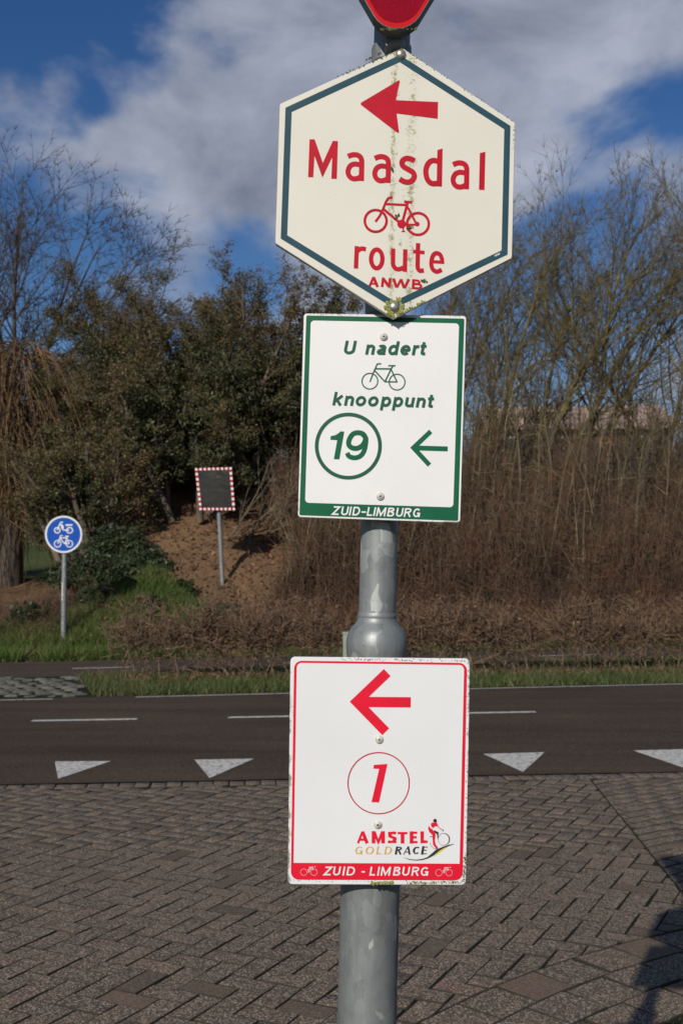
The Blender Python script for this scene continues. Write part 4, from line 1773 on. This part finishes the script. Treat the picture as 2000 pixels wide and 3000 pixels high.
def bil(s, t):
    a = P4[0].lerp(P4[1], s)
    b = P4[3].lerp(P4[2], s)
    return a.lerp(b, t)


def slab(name, q, d0, d1, mat):
    v = [p + nrm * d1 for p in q] + [p + nrm * d0 for p in q]
    f = [(0, 1, 2, 3), (7, 6, 5, 4)] + [(i, i + 4, (i + 1) % 4 + 4, (i + 1) % 4) for i in range(4)]
    return mesh_py(name, v, f, mat, mir)


fw, fh = .062, .052
slab('backing', [bil(.01, .01), bil(.99, .01), bil(.99, .99), bil(.01, .99)], -.05, -.002, M['back'])
slab('mirror_glass', [bil(fw, fh), bil(1 - fw, fh), bil(1 - fw, 1 - fh), bil(fw, 1 - fh)], -.001, .006, M['mirror'])
nt_, ns_ = 17, 17
for k in range(nt_):
    for (t0, t1) in ((0, fh), (1 - fh, 1)):
        slab('stripe', [bil(k / nt_, t0), bil((k + 1) / nt_, t0), bil((k + 1) / nt_, t1), bil(k / nt_, t1)], -.001, .022, M['stripe_white' if k % 2 == 0 else 'stripe_red'])
for k in range(ns_ - 2):
    a, b = fh + (1 - 2 * fh) * k / (ns_ - 2), fh + (1 - 2 * fh) * (k + 1) / (ns_ - 2)
    for (s0, s1) in ((0, fw), (1 - fw, 1)):
        slab('stripe', [bil(s0, a), bil(s1, a), bil(s1, b), bil(s0, b)], -.001, .022, M['stripe_white' if k % 2 == 1 else 'stripe_red'])
top = bil(.55, .6)
base = Vector((0, 0.02, 0))
mesh_np('post', *tubes([[*base, top.x, top.y + .10, top.z, .042, .042]], 12), M['galv'], mir)

# ------------------------------------------------------------------ small cabinet behind the verge
cz_ = on_ground(1001, 1990)
cb = empty('utility_marker', (cz_[0] + .09, 14.25, -.02), 0, label='small grey-green marker post just behind the bell of the signpost', cat='marker')
topz = at_depth(1001, 1852, 14.2).z + .02
v, f = box(-.075, .075, -.05, .05, 0, topz - .03)
mesh_py('post', v, f, M['cabinet'], cb)
v, f = box(-.085, .085, -.06, .06, topz - .028, topz)
mesh_py('cap', v, f, M['cabinet'], cb)

# ------------------------------------------------------------------ house behind the trees
hs_ = empty('house', (9.2, 44, 4.0), R(-3), label='low brick house with pinkish tiled roof half hidden behind bare trees', cat='house')
hzE, hzR = 6.62 - 4.0, 7.95 - 4.0
v, f = box(-3.4, 3.2, -3.5, 3.5, -.6, hzE)
mesh_py('wall', v, f, M['house_wall'], hs_)
# tiled roof slopes, rows of tiles stepped
rv, rf_ = [], []
rows = 9
for side in (-1, 1):
    for k in range(rows):
        a, b = k / rows, (k + 1) / rows
        y0, y1 = side * 3.9 * (1 - a), side * 3.9 * (1 - b)
        z0, z1 = hzE - .1 + (hzR - hzE + .1) * a, hzE - .1 + (hzR - hzE + .1) * b
        i0 = len(rv)
        rv += [(-3.7, y0, z0 + .05), (3.5, y0, z0 + .05), (3.5, y1, z1), (-3.7, y1, z1), (-3.7, y0, z0), (3.5, y0, z0)]
        rf_ += [(i0, i0 + 1, i0 + 2, i0 + 3), (i0 + 4, i0 + 5, i0 + 1, i0)]
i0 = len(rv)
mesh_py('roof', rv, rf_, M['roof'], hs_)
for gx in (-3.4, 3.2):
    mesh_py('gable', [(gx, -3.5, hzE), (gx, 3.5, hzE), (gx, 0, hzR - .06), (gx + .1 * (1 if gx < 0 else -1), -3.5, hzE), (gx + .1 * (1 if gx < 0 else -1), 3.5, hzE), (gx + .1 * (1 if gx < 0 else -1), 0, hzR - .06)], [(0, 1, 2), (3, 5, 4), (0, 2, 5, 3), (1, 4, 5, 2)], M['house_wall'], hs_)
for xw in (-2.6, -1.2, 2.0):
    v, f = box(xw - .45, xw + .45, -3.56, -3.50, 1.0, 2.3)
    wnd = mesh_py('window', v, f, M['frame'], hs_)
    v, f = box(xw - .38, xw + .38, -3.58, -3.562, 1.07, 2.23)
    mesh_py('pane', v, f, M['glass'], wnd)
v, f = box(.5, .95, -3.75, -3.5, -.2, 2.35)
mesh_py('brick_pillar', v, f, M['chimney'], hs_)

# ------------------------------------------------------------------ trees


def rot_about(d, ax, a):
    return Matrix.Rotation(a, 3, ax) @ d


def grow(rnd, p, d, r, L, lev, P, out):
    """recursive limb; out[lev] collects segments"""
    step = P['step'][min(lev, len(P['step']) - 1)]
    n = max(2, int(L / step))
    s = L / n
    up, wig, gnarl = P['up'][min(lev, len(P['up']) - 1)], P['wig'][min(lev, len(P['wig']) - 1)], P.get('wind', (0, 0, 0))
    r1 = r * P['taper']
    kids = P['kids'][lev] if lev < len(P['kids']) else 0
    start = P['start'][min(lev, len(P['start']) - 1)]
    spots = sorted(rnd.uniform(start, 1) for _ in range(int(kids * rnd.uniform(.75, 1.25) + .5)))
    si = 0
    d = d.copy()
    q = p.copy()
    ph = rnd.uniform(0, 6.28)
    for i in range(n):
        t0, t1 = i / n, (i + 1) / n
        d.x += rnd.gauss(0, wig) + gnarl[0] * s
        d.y += rnd.gauss(0, wig) + gnarl[1] * s
        d.z += rnd.gauss(0, wig * .7) + up * s
        d.normalize()
        e = q + d * s
        ra, rb_ = r + (r1 - r) * t0, r + (r1 - r) * t1
        out[min(lev, len(out) - 1)].append((q.x, q.y, q.z, e.x, e.y, e.z, ra, rb_))
        while si < len(spots) and spots[si] <= t1:
            t = spots[si]
            si += 1
            ph += 2.4 + rnd.uniform(-.5, .5)
            ax = d.orthogonal().normalized()
            ax = rot_about(ax, d, ph)
            ang = R(rnd.uniform(*P['ang'][min(lev, len(P['ang']) - 1)]))
            cd = rot_about(d, ax, ang)
            cl = L * P['len'][min(lev, len(P['len']) - 1)] * rnd.uniform(.6, 1.15) * (1 - .45 * t)
            cr2 = max(P['rmin'], min(ra * .75, (r + (r1 - r) * t) * P['rad']))
            if lev < len(P['kids']):
                grow(rnd, q.lerp(e, .5), cd, cr2, cl, lev + 1, P, out)
        q = e
    return q


def tree_obj(name, base, label, cat, stems, P, seed, barkm, crown_mat=None, group=None):
    rnd = random.Random(seed)
    root = empty(name, base, label=label, cat=cat, group=group)
    out = [[] for _ in range(5)]
    first = True
    for (off, d, r, L) in stems:
        o0 = [[] for _ in range(5)]
        grow(rnd, Vector(off), Vector(d).normalized(), r, L, 0, P, o0)
        mesh_np('trunk', *tubes(o0[0], 7), barkm, root, smooth=True)
        for k in range(1, 5):
            out[k] += o0[k]
    allseg = out[1]
    vs, fs, b0 = [], [], 0
    for k, sd in ((1, 5), (2, 4), (3, 3), (4, 3)):
        if out[k]:
            a, b = tubes(out[k], sd)
            vs.append(a)
            fs.append(b + b0)
            b0 += len(a)
    mesh_np('crown', np.concatenate(vs), np.concatenate(fs), crown_mat or barkm, root, kind='stuff')
    return root, out


def leaves(name, pts, size, mat, parent, seed=0, flat=.0, drop=.35, **kw):
    """small two-triangle leaves at points"""
    g = np.random.default_rng(seed)
    pts = np.asarray(pts, dtype=np.float64)
    n = len(pts)
    a = g.normal(size=(n, 3))
    a /= np.linalg.norm(a, axis=1)[:, None]
    b = g.normal(size=(n, 3))
    b = np.cross(a, b)
    b /= np.linalg.norm(b, axis=1)[:, None] + 1e-9
    s = size * g.uniform(.55, 1.3, size=(n, 1))
    v = np.stack([pts - a * s, pts + b * s * .45, pts + a * s, pts - b * s * .45], axis=1).reshape(-1, 3)
    f = np.arange(n * 4).reshape(n, 4)
    return mesh_np(name, v, f, mat, parent, **kw)


def px_at(X, Y, D):
    """photo pixel (in 1568 x 2352 display units) -> point at depth D"""
    return at_depth(X * 1.2755, Y * 1.2755, D)


# -- tall bare tree at the left
P_left = dict(step=[.5, .28, .2, .16], up=[.012, .03, .045, .05], wig=[.03, .05, .06, .07], taper=.28, kids=[12, 9, 6], start=[.2, .12, .12],
              ang=[(24, 50), (24, 48), (25, 50)], len=[.60, .58, .55], rad=.5, rmin=.0075)
D = 30
b = px_at(35, 1255, D)
b.z = H(b.x, D) - .1
rr = random.Random(14)
fan = [((0, 0, 0), (.04, 0, 1), .26, 6.4)]
for k in range(13):
    a = -62 + 124 * k / 12 + rr.uniform(-5, 5)
    fan.append(((rr.uniform(-.1, .2), rr.uniform(-.1, .1), rr.uniform(3.4, 5.0)), (math.sin(R(a)), rr.uniform(-.35, .35), math.cos(R(a)) * .9 + .18), rr.uniform(.055, .09), rr.uniform(4.9, 6.7)))
tree_obj('bare_tree', b, 'tall bare tree with wide fine branches at the far left', 'tree', fan, P_left, 3, M['bark_dark'])
# smaller tree further back on the left edge
b = px_at(100, 1190, 46)
b.z = H(b.x, 46) - .1
P_small = dict(P_left, kids=[9, 8, 6], step=[.5, .35, .3, .2])
tree_obj('bare_tree', b, 'small slender bare tree on the field between willow and bushes', 'tree', [((0, 0, 0), (0, 0, 1), .11, 6.0)], P_small, 9, M['bark_grey'])

# -- willow with hanging orange twigs over the trunk
rnd = random.Random(21)
b = px_at(22, 1262, 27)
b.z = H(b.x, 27) - .1
wroot = empty('willow_tree', b, label='pollard willow with orange-brown hanging twigs at the left edge', cat='tree')
segs = [(0, 0, 0, .05, 0, 2.2, .34, .30), (.05, 0, 2.2, 0, 0, 4.6, .30, .24)]
mesh_np('trunk', *tubes(segs, 9), M['bark_dark'], wroot, smooth=True)
segs = []
for k in range(2400):
    a, rr2 = rnd.uniform(0, 6.28), abs(rnd.gauss(0, .85))
    x0, y0, z0 = math.cos(a) * rr2 + .25, math.sin(a) * rr2, rnd.uniform(2.4, 6.2) - rr2 * .6
    q = Vector((x0, y0, z0))
    L = rnd.uniform(1.0, 3.4)
    d = Vector((math.cos(a) * .5, math.sin(a) * .5, .5))
    n = 7
    for i in range(n):
        d.z -= .42
        d.x += rnd.gauss(0, .12)
        d.y += rnd.gauss(0, .12)
        d.normalize()
        e = q + d * (L / n)
        if e.z < .15:
            break
        segs.append((*q, *e, .010 * (1 - i / n) + .005, .010 * (1 - (i + 1) / n) + .004))
        q = e
mesh_np('hanging_twigs', *tubes(segs, 3), M['willow'], wroot, kind='stuff')

# -- big half-evergreen bushes
P_bush = dict(step=[.4, .3, .2, .16], up=[.02, .03, .03, .02], wig=[.08, .11, .13, .13], taper=.3, kids=[9, 8, 6], start=[.15, .12, .15],
              ang=[(20, 44), (22, 50), (25, 55)], len=[.55, .5, .45], rad=.5, rmin=.006)


def bush(name, label, x_px, Dp, spread, stems, hmax, seed, nleaf, green_h, lsz=.055, gmat='leaf_green', bmat='leaf_brown', group=None, cat='shrub', lean_=0):
    b = px_at(x_px, 1250, Dp)
    b.z = H(b.x, Dp) - .1
    rr = random.Random(seed)
    st_ = []
    for k in range(stems):
        a = rr.uniform(0, 6.28)
        st_.append(((math.cos(a) * spread * .25, math.sin(a) * spread * .2, 0), (math.cos(a) * rr.uniform(.1, .62) + lean_, math.sin(a) * rr.uniform(.05, .4), 1), rr.uniform(.05, .085), hmax * rr.uniform(.62, 1.0)))
    root, out = tree_obj(name, b, label, cat, st_, P_bush, seed, M['bark_grey'], M['bush_twig'], group=group)
    g = np.random.default_rng(seed)
    seg = np.array(out[2] + out[3])
    idx = g.integers(0, len(seg), nleaf)
    t = g.uniform(0, 1, (nleaf, 1))
    pts = seg[idx, 0:3] * (1 - t) + seg[idx, 3:6] * t + g.normal(0, .06, (nleaf, 3))
    hn = pts[:, 2] + g.normal(0, .55, nleaf) + .7 * np.sin(pts[:, 0] * 2.3 + pts[:, 1])
    gm = hn < green_h
    if gm.any():
        leaves('foliage', pts[gm], lsz * 1.15, M[gmat], root, seed, kind='stuff', label='dark green lower leaves')
    if (~gm).any():
        leaves('foliage', pts[~gm], lsz * .8, M[bmat], root, seed + 1, kind='stuff', label='brown sparse upper leaves')
    return root


bush('large_shrub', 'tallest dark green and brown shrub, left of the hexagonal sign', 500, 24.5, 3.2, 20, 4.6, 34, 125000, 2.9, .034)
bush('large_shrub', 'brown-leaved shrub with a rounded top, between the bare tree and the tallest shrub', 360, 26, 3.4, 18, 4.3, 37, 90000, 2.0, .034)
bush('large_shrub', 'dark shrub right behind the left edge of the green-bordered sign', 640, 25.0, 2.6, 13, 3.9, 43, 60000, 2.5, .034)
bush('large_shrub', 'low thin shrub between willow and blue sign', 215, 24.5, 2.3, 14, 3.6, 47, 60000, 1.0, .034)
bush('large_shrub', 'low dark evergreen shrub directly behind the traffic mirror', 440, 22.6, 1.9, 10, 2.9, 53, 42000, 2.2, .036)
bush('large_shrub', 'dark shrub behind and above the blue sign', 240, 22.0, 1.6, 9, 2.8, 59, 24000, 1.0, .036)

# pale whippy branches to the right of the mirror
P_whip = dict(step=[.25, .2, .2], up=[.0, .02, .02], wig=[.05, .08, .1], taper=.3, kids=[6, 3], start=[.2, .2], ang=[(20, 50), (20, 50)], len=[.5, .5], rad=.6, rmin=.006)
b = px_at(560, 1215, 22.3)
b.z = H(b.x, 22.3)
rr = random.Random(5)
tree_obj('sprawling_shrub', b, 'pale leafless whippy shrub leaning right beside the traffic mirror', 'shrub',
         [((rr.uniform(-.3, .9), rr.uniform(-.3, .3), 0), (rr.uniform(.2, 1.1), rr.uniform(-.5, .1), rr.uniform(.35, 1)), .014, rr.uniform(1.2, 2.2)) for _ in range(16)], P_whip, 8, M['hedge_stem'])

# -- trees on the right
P_right = dict(step=[.4, .28, .22, .18], up=[.01, .035, .03, .02], wig=[.055, .07, .08, .09], taper=.3, kids=[18, 11, 7], start=[.12, .1, .12],
               ang=[(16, 44), (16, 44), (20, 50)], len=[.66, .58, .5], rad=.5, rmin=.006, wind=(.035, 0, -.012))
right = [
    (1235, 1060, 26.5, [((0, 0, 0), (.22, 0, 1), .075, 6.6), ((.1, 0, 0), (.52, .1, 1), .07, 7.0), ((-.2, 0, 0), (-.02, 0, 1), .08, 5.4)], 'greenish multi-stemmed bare tree just right of the green sign'),
    (1130, 1060, 27.5, [((0, 0, 0), (.05, 0, 1), .075, 6.0), ((.1, 0, 0), (-.22, 0, 1), .06, 5.4)], 'thin bare tree rising beside the right edge of the green-bordered sign'),
    (1330, 1060, 27.0, [((0, 0, 0), (.45, 0, 1), .075, 6.8), ((0, 0, 0), (.12, 0, 1), .08, 6.6)], 'tall bare tree whose arching tips rise highest on the right'),
    (1500, 1070, 28.0, [((0, 0, 0), (-.28, 0, 1), .07, 7.2), ((.1, 0, 0), (.25, 0, 1), .07, 7.0)], 'bare tree at the right edge, stems leaning left over the house'),
    (1590, 1070, 26.0, [((0, 0, 0), (-.12, 0, 1), .08, 7.4), ((0, 0, 0), (.3, 0, 1), .08, 7.0)], 'bare tree mostly cut off by the right edge of the picture'),
    (1010, 1060, 28.0, [((0, 0, 0), (.03, 0, 1), .06, 6.0), ((0, 0, 0), (.3, 0, 1), .05, 5.4), ((0, 0, 0), (-.25, 0, 1), .05, 5.0)], 'bare tree directly behind the hexagonal sign and the pole'),
]
for i, (X, Y, Dp, st_, lab) in enumerate(right):
    b = px_at(X, Y, Dp)
    b.z = H(b.x, Dp) - .1
    tree_obj('bare_tree', b, lab, 'tree', st_, P_right, 60 + i * 3, M['bark_olive'])

# thicket of slender shrubs under those trees
P_th = dict(step=[.3, .25, .2], up=[.02, .04, .04], wig=[.06, .09, .1], taper=.3, kids=[8, 6], start=[.1, .1], ang=[(15, 45), (20, 50)], len=[.5, .5], rad=.55, rmin=.006)
th_labels = ['leafless thicket shrub below the green sign\'s right corner', 'leafless thicket shrub in front of the left end of the house',
             'leafless thicket shrub in front of the house roof', 'leafless thicket shrub covering the right end of the house',
             'leafless thicket shrub near the right picture edge', 'leafless thicket shrub cut by the right picture edge', 'leafless thicket shrub seen just left of the pole under the hexagon',
             'slender thicket shrub leaning between the green sign and the greenish multi-stemmed tree', 'slender thicket shrub at the foot of the greenish multi-stemmed tree',
             'slender thicket shrub just right of the house', 'slender thicket shrub between the house and the right picture edge']
for i, X in enumerate((1110, 1190, 1290, 1390, 1480, 1570, 760, 1150, 1240, 1440, 1530)):
    Dp = 25.6 + (i % 3) * .7
    b = px_at(X, 1080, Dp)
    b.z = H(b.x, Dp) - .1
    rr = random.Random(100 + i)
    st_ = [((rr.uniform(-.6, .6), rr.uniform(-.5, .5), 0), (rr.gauss(0, .25), rr.gauss(0, .2), 1), rr.uniform(.014, .026), rr.uniform(1.4, 2.5 if i in (2, 3, 8) else 4.2)) for _ in range(15)]
    tree_obj('thicket_shrub', b, th_labels[i], 'shrub', st_, P_th, 200 + i, M['bark_grey'] if i % 2 else M['bark_olive'])

# distant tree line
rnd = random.Random(77)
segs = []
for k in range(900):
    x = rnd.uniform(-60, 70)
    y = rnd.uniform(92, 110)
    z = H(x, y)
    hgt2 = rnd.uniform(2.5, 6)
    q = Vector((x, y, z))
    for j in range(3):
        e = q + Vector((rnd.gauss(0, .3), rnd.gauss(0, .3), hgt2 / 3))
        segs.append((*q, *e, .12 - j * .03, .09 - j * .03))
        q = e
        for m_ in range(5):
            e2 = q + Vector((rnd.gauss(0, .8), rnd.gauss(0, .8), rnd.uniform(.3, 1.4)))
            segs.append((*q, *e2, .05, .02))
mesh_np('distant_wood', *tubes(segs, 3), M['distant'], kind='stuff')

# ------------------------------------------------------------------ brushwood on the bank
Hn = np.vectorize(H)


def stems_field(n, xr_, tr_, hr_, r, seed, wig=.12, keep=None, leanx=.0):
    g = np.random.default_rng(seed)
    x = g.uniform(*xr_, n)
    t = g.uniform(*tr_, n)
    y = np.array([toe(a) for a in x]) + t
    if keep:
        k = np.array([keep(a, b, c) for a, b, c in zip(x, y, t)])
        x, y, t = x[k], y[k], t[k]
    n = len(x)
    z = Hn(x, y) - .03
    q = np.stack([x, y, z], axis=1)
    h = g.uniform(*hr_, n) * (1 + .28 * np.sin(x * 2.6 + 1.3 * np.sin(y * 1.9)) + .14 * np.sin(x * 7.1 + y * 3))
    d = np.stack([g.normal(leanx, wig, n), g.normal(0, wig, n), np.ones(n)], axis=1)
    out = []
    K = 4
    for i in range(K):
        e = q + d * (h / K)[:, None]
        out.append(np.concatenate([q, e, np.full((n, 1), r * (1 - .2 * i)), np.full((n, 1), r * (1 - .2 * (i + 1)))], axis=1))
        # a side twig
        s = e + np.stack([g.normal(0, .17, n), g.normal(0, .15, n), g.uniform(-.05, .3, n)], axis=1)
        out.append(np.concatenate([e, s, np.full((n, 1), r * .6), np.full((n, 1), r * .25)], axis=1))
        q = e
        d = d + g.normal(0, wig * .8, (n, 3)) * np.array([1, 1, .1])
    return np.concatenate(out)


def bare(x, y):
    """bare earth round the mirror"""
    return ((x + 2.6) / 1.7) ** 2 + ((y - toe(x) - 3.0) / 2.0) ** 2 < 1


def right_zone(x, y, t):
    if math.sin(x * 3.3 + y * 1.1) * math.sin(y * 2.7 - x) < -.55 and random.random() < .75:
        return False
    if x > -.9 + .25 * t * 0:
        return True
    if bare(x, y):
        return False
    return x > -1.5


s1_ = stems_field(7500, (-1.6, 12.5), (1.7, 6.5), (.7, 1.9), .0095, 301, .12, right_zone, .03)
s1b = stems_field(1900, (-1.6, 12.5), (1.9, 7.2), (.8, 1.9), .0085, 311, .22, right_zone, .06)
s1c = stems_field(260, (-1.2, 12.5), (2.2, 7.6), (2.0, 3.8), .017, 312, .10, right_zone, .10)
s1b = np.concatenate([s1b, s1c])
mesh_np('pale_brushwood', *tubes(s1b, 3), M['pale_stem'], kind='stuff')
s2_ = stems_field(4000, (-1.3, 12.5), (1.2, 4.0), (.4, 1.1), .008, 302, .14, right_zone)
mesh_np('brushwood', *tubes(np.concatenate([s1_, s2_]), 3), M['brush'], kind='stuff', label='dense upright brown dead stems covering the bank on the right', cat='brushwood')
s3_ = stems_field(3500, (-7.5, 12.5), (.9, 3.0), (.15, .5), .007, 303, .35, lambda x, y, t: not bare(x, y) and (x > -1.8 or x < -4.6 or random.random() < .25))
mesh_np('dead_undergrowth', *tubes(s3_, 3), M['brush'], kind='stuff')

# leaf litter on the slope
g = np.random.default_rng(5)
n = 42000
x = g.uniform(-8, 12.5, n)
t = g.uniform(.5, 5.5, n) ** 1.0
y = np.array([toe(a) for a in x]) + t
k = np.array([not (bare(a, b) and random.random() < .6) for a, b in zip(x, y)])
x, y, t = x[k], y[k], t[k]
z = Hn(x, y) + g.uniform(0, .12, len(x))
leaves('leaf_litter', np.stack([x, y, z], axis=1), .045, M['dry_leaf'], None, 6, kind='stuff')

# bramble and ivy clumps
clumps = [(-4.35, 2.2, .45, .35), (-4.1, 2.7, .5, .5), (-5.3, 1.7, .4, .5), (-4.75, 2.9, .6, .6), (-3.35, 1.7, .3, .35), (-2.9, 2.2, .25, .28), (-4.3, 3.7, .7, .6), (-3.6, 3.0, .4, .4),
          (-5.4, 1.9, .4, .3), (-2.0, 1.7, .3, .2), (3.1, 2.5, .34, .55), (5.2, 2.4, .45, .6), (1.3, 2.3, .26, .4)]
cl_lab = ['low bramble clump above the bright grass right of the blue sign', 'bramble clump at the upper edge of the bright grass', 'bramble clump left of the blue sign',
          'dark bramble mound under the left shrubs', 'small round green bush on the bare slope', 'small plant just left of the mirror post', 'largest dark bramble mound, highest behind the blue sign',
          'bramble clump at the left edge of the bare slope', 'low green clump left of the blue sign post', 'small green tuft at the foot of the mirror post',
          'small green ivy tuft among dead stems right of the post', 'green ivy tuft among dead stems near the right edge', 'tiny green ivy tuft just right of the bell of the post']
for i, (cx_, ct, rad, hh) in enumerate(clumps):
    cy_ = toe(cx_) + ct
    n = int(9000 * rad * rad + 500)
    g = np.random.default_rng(400 + i)
    dv = g.normal(size=(n, 3))
    dv /= np.linalg.norm(dv, axis=1)[:, None]
    rr3 = g.uniform(.35, 1.0, n) ** .5
    lum = 1 + .3 * np.sin(dv[:, 0] * 5 + i) * np.sin(dv[:, 2] * 6)
    pts = dv * (rr3 * lum)[:, None] * np.array([rad, rad * .8, hh])
    zb_ = H(cx_, cy_)
    root = empty('bramble_clump', (cx_, cy_, zb_ - .05), label=cl_lab[i], cat='shrub', group='bramble clumps on the bank')
    pts[:, 2] = np.abs(pts[:, 2])
    leaves('foliage', pts, .04, M['leaf_ivy'], root, i, kind='stuff')
    rs2 = random.Random(i)
    sg = []
    for _ in range(14):
        a = rs2.uniform(0, 6.28)
        sg.append((0, 0, 0, math.cos(a) * rad * .6, math.sin(a) * rad * .5, hh * rs2.uniform(.4, .95), .008, .004))
    mesh_np('stem', *tubes(sg, 3), M['hedge_twig'], root, kind='stuff')

# ------------------------------------------------------------------ grass


def grass(name, x, y, z, hr, wd, mat, seed, **kw):
    g = np.random.default_rng(seed)
    n = len(x)
    a = g.uniform(0, 2 * math.pi, n)
    h = g.uniform(*hr, n)
    lean2 = g.normal(0, .45, (n, 2)) * h[:, None]
    dx, dy = np.cos(a) * wd / 2, np.sin(a) * wd / 2
    v = np.stack([np.stack([x - dx, y - dy, z], 1), np.stack([x + dx, y + dy, z], 1),
                  np.stack([x + lean2[:, 0], y + lean2[:, 1], z + h], 1)], axis=1).reshape(-1, 3)
    f = np.arange(n * 3).reshape(n, 3)
    return mesh_np(name, v, f, mat, None, kind='stuff', **kw)


def scatter(n, xr_, f0, f1, seed, keep=None, patch=0.0):
    g = np.random.default_rng(seed)
    x = g.uniform(*xr_, n)
    u = g.uniform(0, 1, n)
    a = np.array([f0(q) for q in x])
    b = np.array([f1(q) for q in x])
    y = a + (b - a) * u
    kp = np.ones(len(x), bool)
    if patch:
        s = np.sin(x * 3.1 + 1) * np.sin(y * 4.3) + .6 * np.sin(x * 7.7 + y * 5.1)
        kp &= (s + g.normal(0, .5, len(x))) > patch
    if keep:
        kp &= np.array([keep(p, q) for p, q in zip(x, y)])
    return x[kp], y[kp]


def verge_keep(x, y):
    return x > -2.80 - (y - 12.6) * .33


x, y = scatter(52000, (-4.2, 9), lambda q: road_far(q) + .01 , lambda q: path_near(q) - .05, 11, verge_keep)
# ragged edge
k = (y - np.array([road_far(a) for a in x])) > .04 + .05 * np.sin(x * 9) * np.sin(x * 23)
x, y = x[k], y[k]
grass('verge_grass', x, y, np.full(len(x), -.012), (.04, .13), .013, M['grass'], 12)
x, y = scatter(3800, (-3.6, 9), lambda q: hedge_y(q) - .7, lambda q: hedge_y(q) + .5, 13, verge_keep)
grass('dry_verge_grass', x, y, np.full(len(x), -.01), (.05, .20), .013, M['grass_dry'], 14)
x, y = scatter(34000, (-7.5, 12), lambda q: path_far(q) + .02, lambda q: path_far(q) + 1.25, 15, None, -.55)
grass('path_side_grass', x, y, Hn(x, y) - .01, (.04, .16), .016, M['grass'], 16)


def mound(x, y):
    t = y - toe(x)
    return ((x + 3.75) / 1.2) ** 2 + ((t - 1.0) / 1.7) ** 2 < 1 or (x < -5.0 and t < 1.6) or (abs(x + 2.9) < .6 and 1.2 < t < 1.8)


x, y = scatter(80000, (-7.5, -1.8), lambda q: path_far(q) + .02, lambda q: path_far(q) + 3.4, 17, mound)
grass('bank_grass', x, y, Hn(x, y) - .01, (.08, .28), .018, M['grass_lush'], 18)
x, y = scatter(20000, (-9, -4.4), lambda q: path_far(q) + .8, lambda q: path_far(q) + 6, 19, None, -.1)
grass('dry_bank_grass', x, y, Hn(x, y) - .01, (.08, .3), .018, M['grass_dry'], 20)
x, y = scatter(9000, (-3.6, 11), lambda q: path_far(q) + .5, lambda q: path_far(q) + 3.2, 23, lambda a, b: not (bare(a, b) and random.random() < .85))
grass('dry_slope_grass', x, y, Hn(x, y) - .01, (.06, .22), .014, M['grass_dry'], 24)
# moss and short grass near the post
g = np.random.default_rng(31)
n = 4200
a = g.uniform(R(95), R(150), n)
r = g.uniform(2.2, 3.36, n) ** 1.0
x, y = CX + r * np.cos(a), CY + r * np.sin(a)
grass('moss_tufts', x, y, np.full(n, .005), (.003, .014), .004, M['moss_dark'], 32)

# ------------------------------------------------------------------ beech hedge on the verge
hroot = empty('beech_hedge', (0.5, hedge_y(.5), -.02), label='low thin clipped hedge with bare stems on the verge beyond the road', cat='hedge')
HX, HY = .5, hedge_y(.5)
rnd = random.Random(404)
xx = -2.75
stem_tops = []
nst = 0
while xx < 9.0:
    yy = hedge_y(xx) + rnd.gauss(0, .05)
    q = Vector((xx - HX, yy - HY, 0))
    sg = []
    d = Vector((rnd.gauss(0, .24), rnd.gauss(0, .12), 1))
    hgt3 = rnd.uniform(.55, .95)
    r0 = rnd.choice((.005, .006, .008, .010, .014))
    forks = []
    for i in range(5):
        d.x += rnd.gauss(0, .16)
        d.normalize()
        e = q + d * (hgt3 / 5)
        sg.append((*q, *e, r0 * (1 - .13 * i), r0 * (1 - .13 * (i + 1))))
        if rnd.random() < .6:
            e2 = e + Vector((rnd.gauss(0, .16), rnd.gauss(0, .08), rnd.uniform(.15, .4)))
            sg.append((*e, *e2, r0 * .55, r0 * .25))
            forks.append(e2)
        q = e
    stem_tops.append((q, d.copy()))
    for q2 in forks:
        stem_tops.append((q2, d.copy()))
    mesh_np('stem', *tubes(sg, 5), M['hedge_stem'], hroot)
    nst += 1
    xx += rnd.uniform(.02, .24)
segs, lpts = [], []
for (q, d) in stem_tops:
    for k in range(13):
        p = q.copy()
        p.z = rnd.uniform(.12, max(.5, q.z)) if rnd.random() < .3 else rnd.uniform(.42, max(.55, q.z))
        p.x += rnd.gauss(0, .06)
        dd = Vector((rnd.gauss(0, .7), rnd.gauss(0, .6), rnd.uniform(.0, 1.0))).normalized()
        for i in range(4):
            dd.x += rnd.gauss(0, .3)
            dd.y += rnd.gauss(0, .3)
            dd.z += rnd.gauss(.05, .25)
            dd.normalize()
            e = p + dd * rnd.uniform(.05, .13)
            if e.z > 1.12 or abs(e.y - (hedge_y(e.x + HX) - HY)) > .32:
                break
            segs.append((*p, *e, .006, .004))
            if rnd.random() < .8:
                e2 = e + Vector((rnd.gauss(0, .06), rnd.gauss(0, .06), rnd.gauss(.03, .05)))
                segs.append((*e, *e2, .004, .002))
                if rnd.random() < .25 and e.z > .55:
                    lpts.append(tuple(e2))
            p = e
mesh_np('twigs', *tubes(segs, 3), M['hedge_twig'], hroot, kind='stuff')
leaves('dry_leaves', lpts, .028, M['dry_leaf'], hroot, 44, kind='stuff')
# debris at the hedge foot
x, y = scatter(2600, (-2.8, 9), lambda q: hedge_y(q) - .5, lambda q: hedge_y(q) + .4, 51)
leaves('fallen_leaves', np.stack([x, y, np.random.default_rng(3).uniform(0, .08, len(x))], 1), .035, M['dry_leaf'], None, 52, kind='stuff')
print('TRIS', sum(len(o.data.polygons) for o in bpy.data.objects if o.type == 'MESH'), 'objects', len(bpy.data.objects))
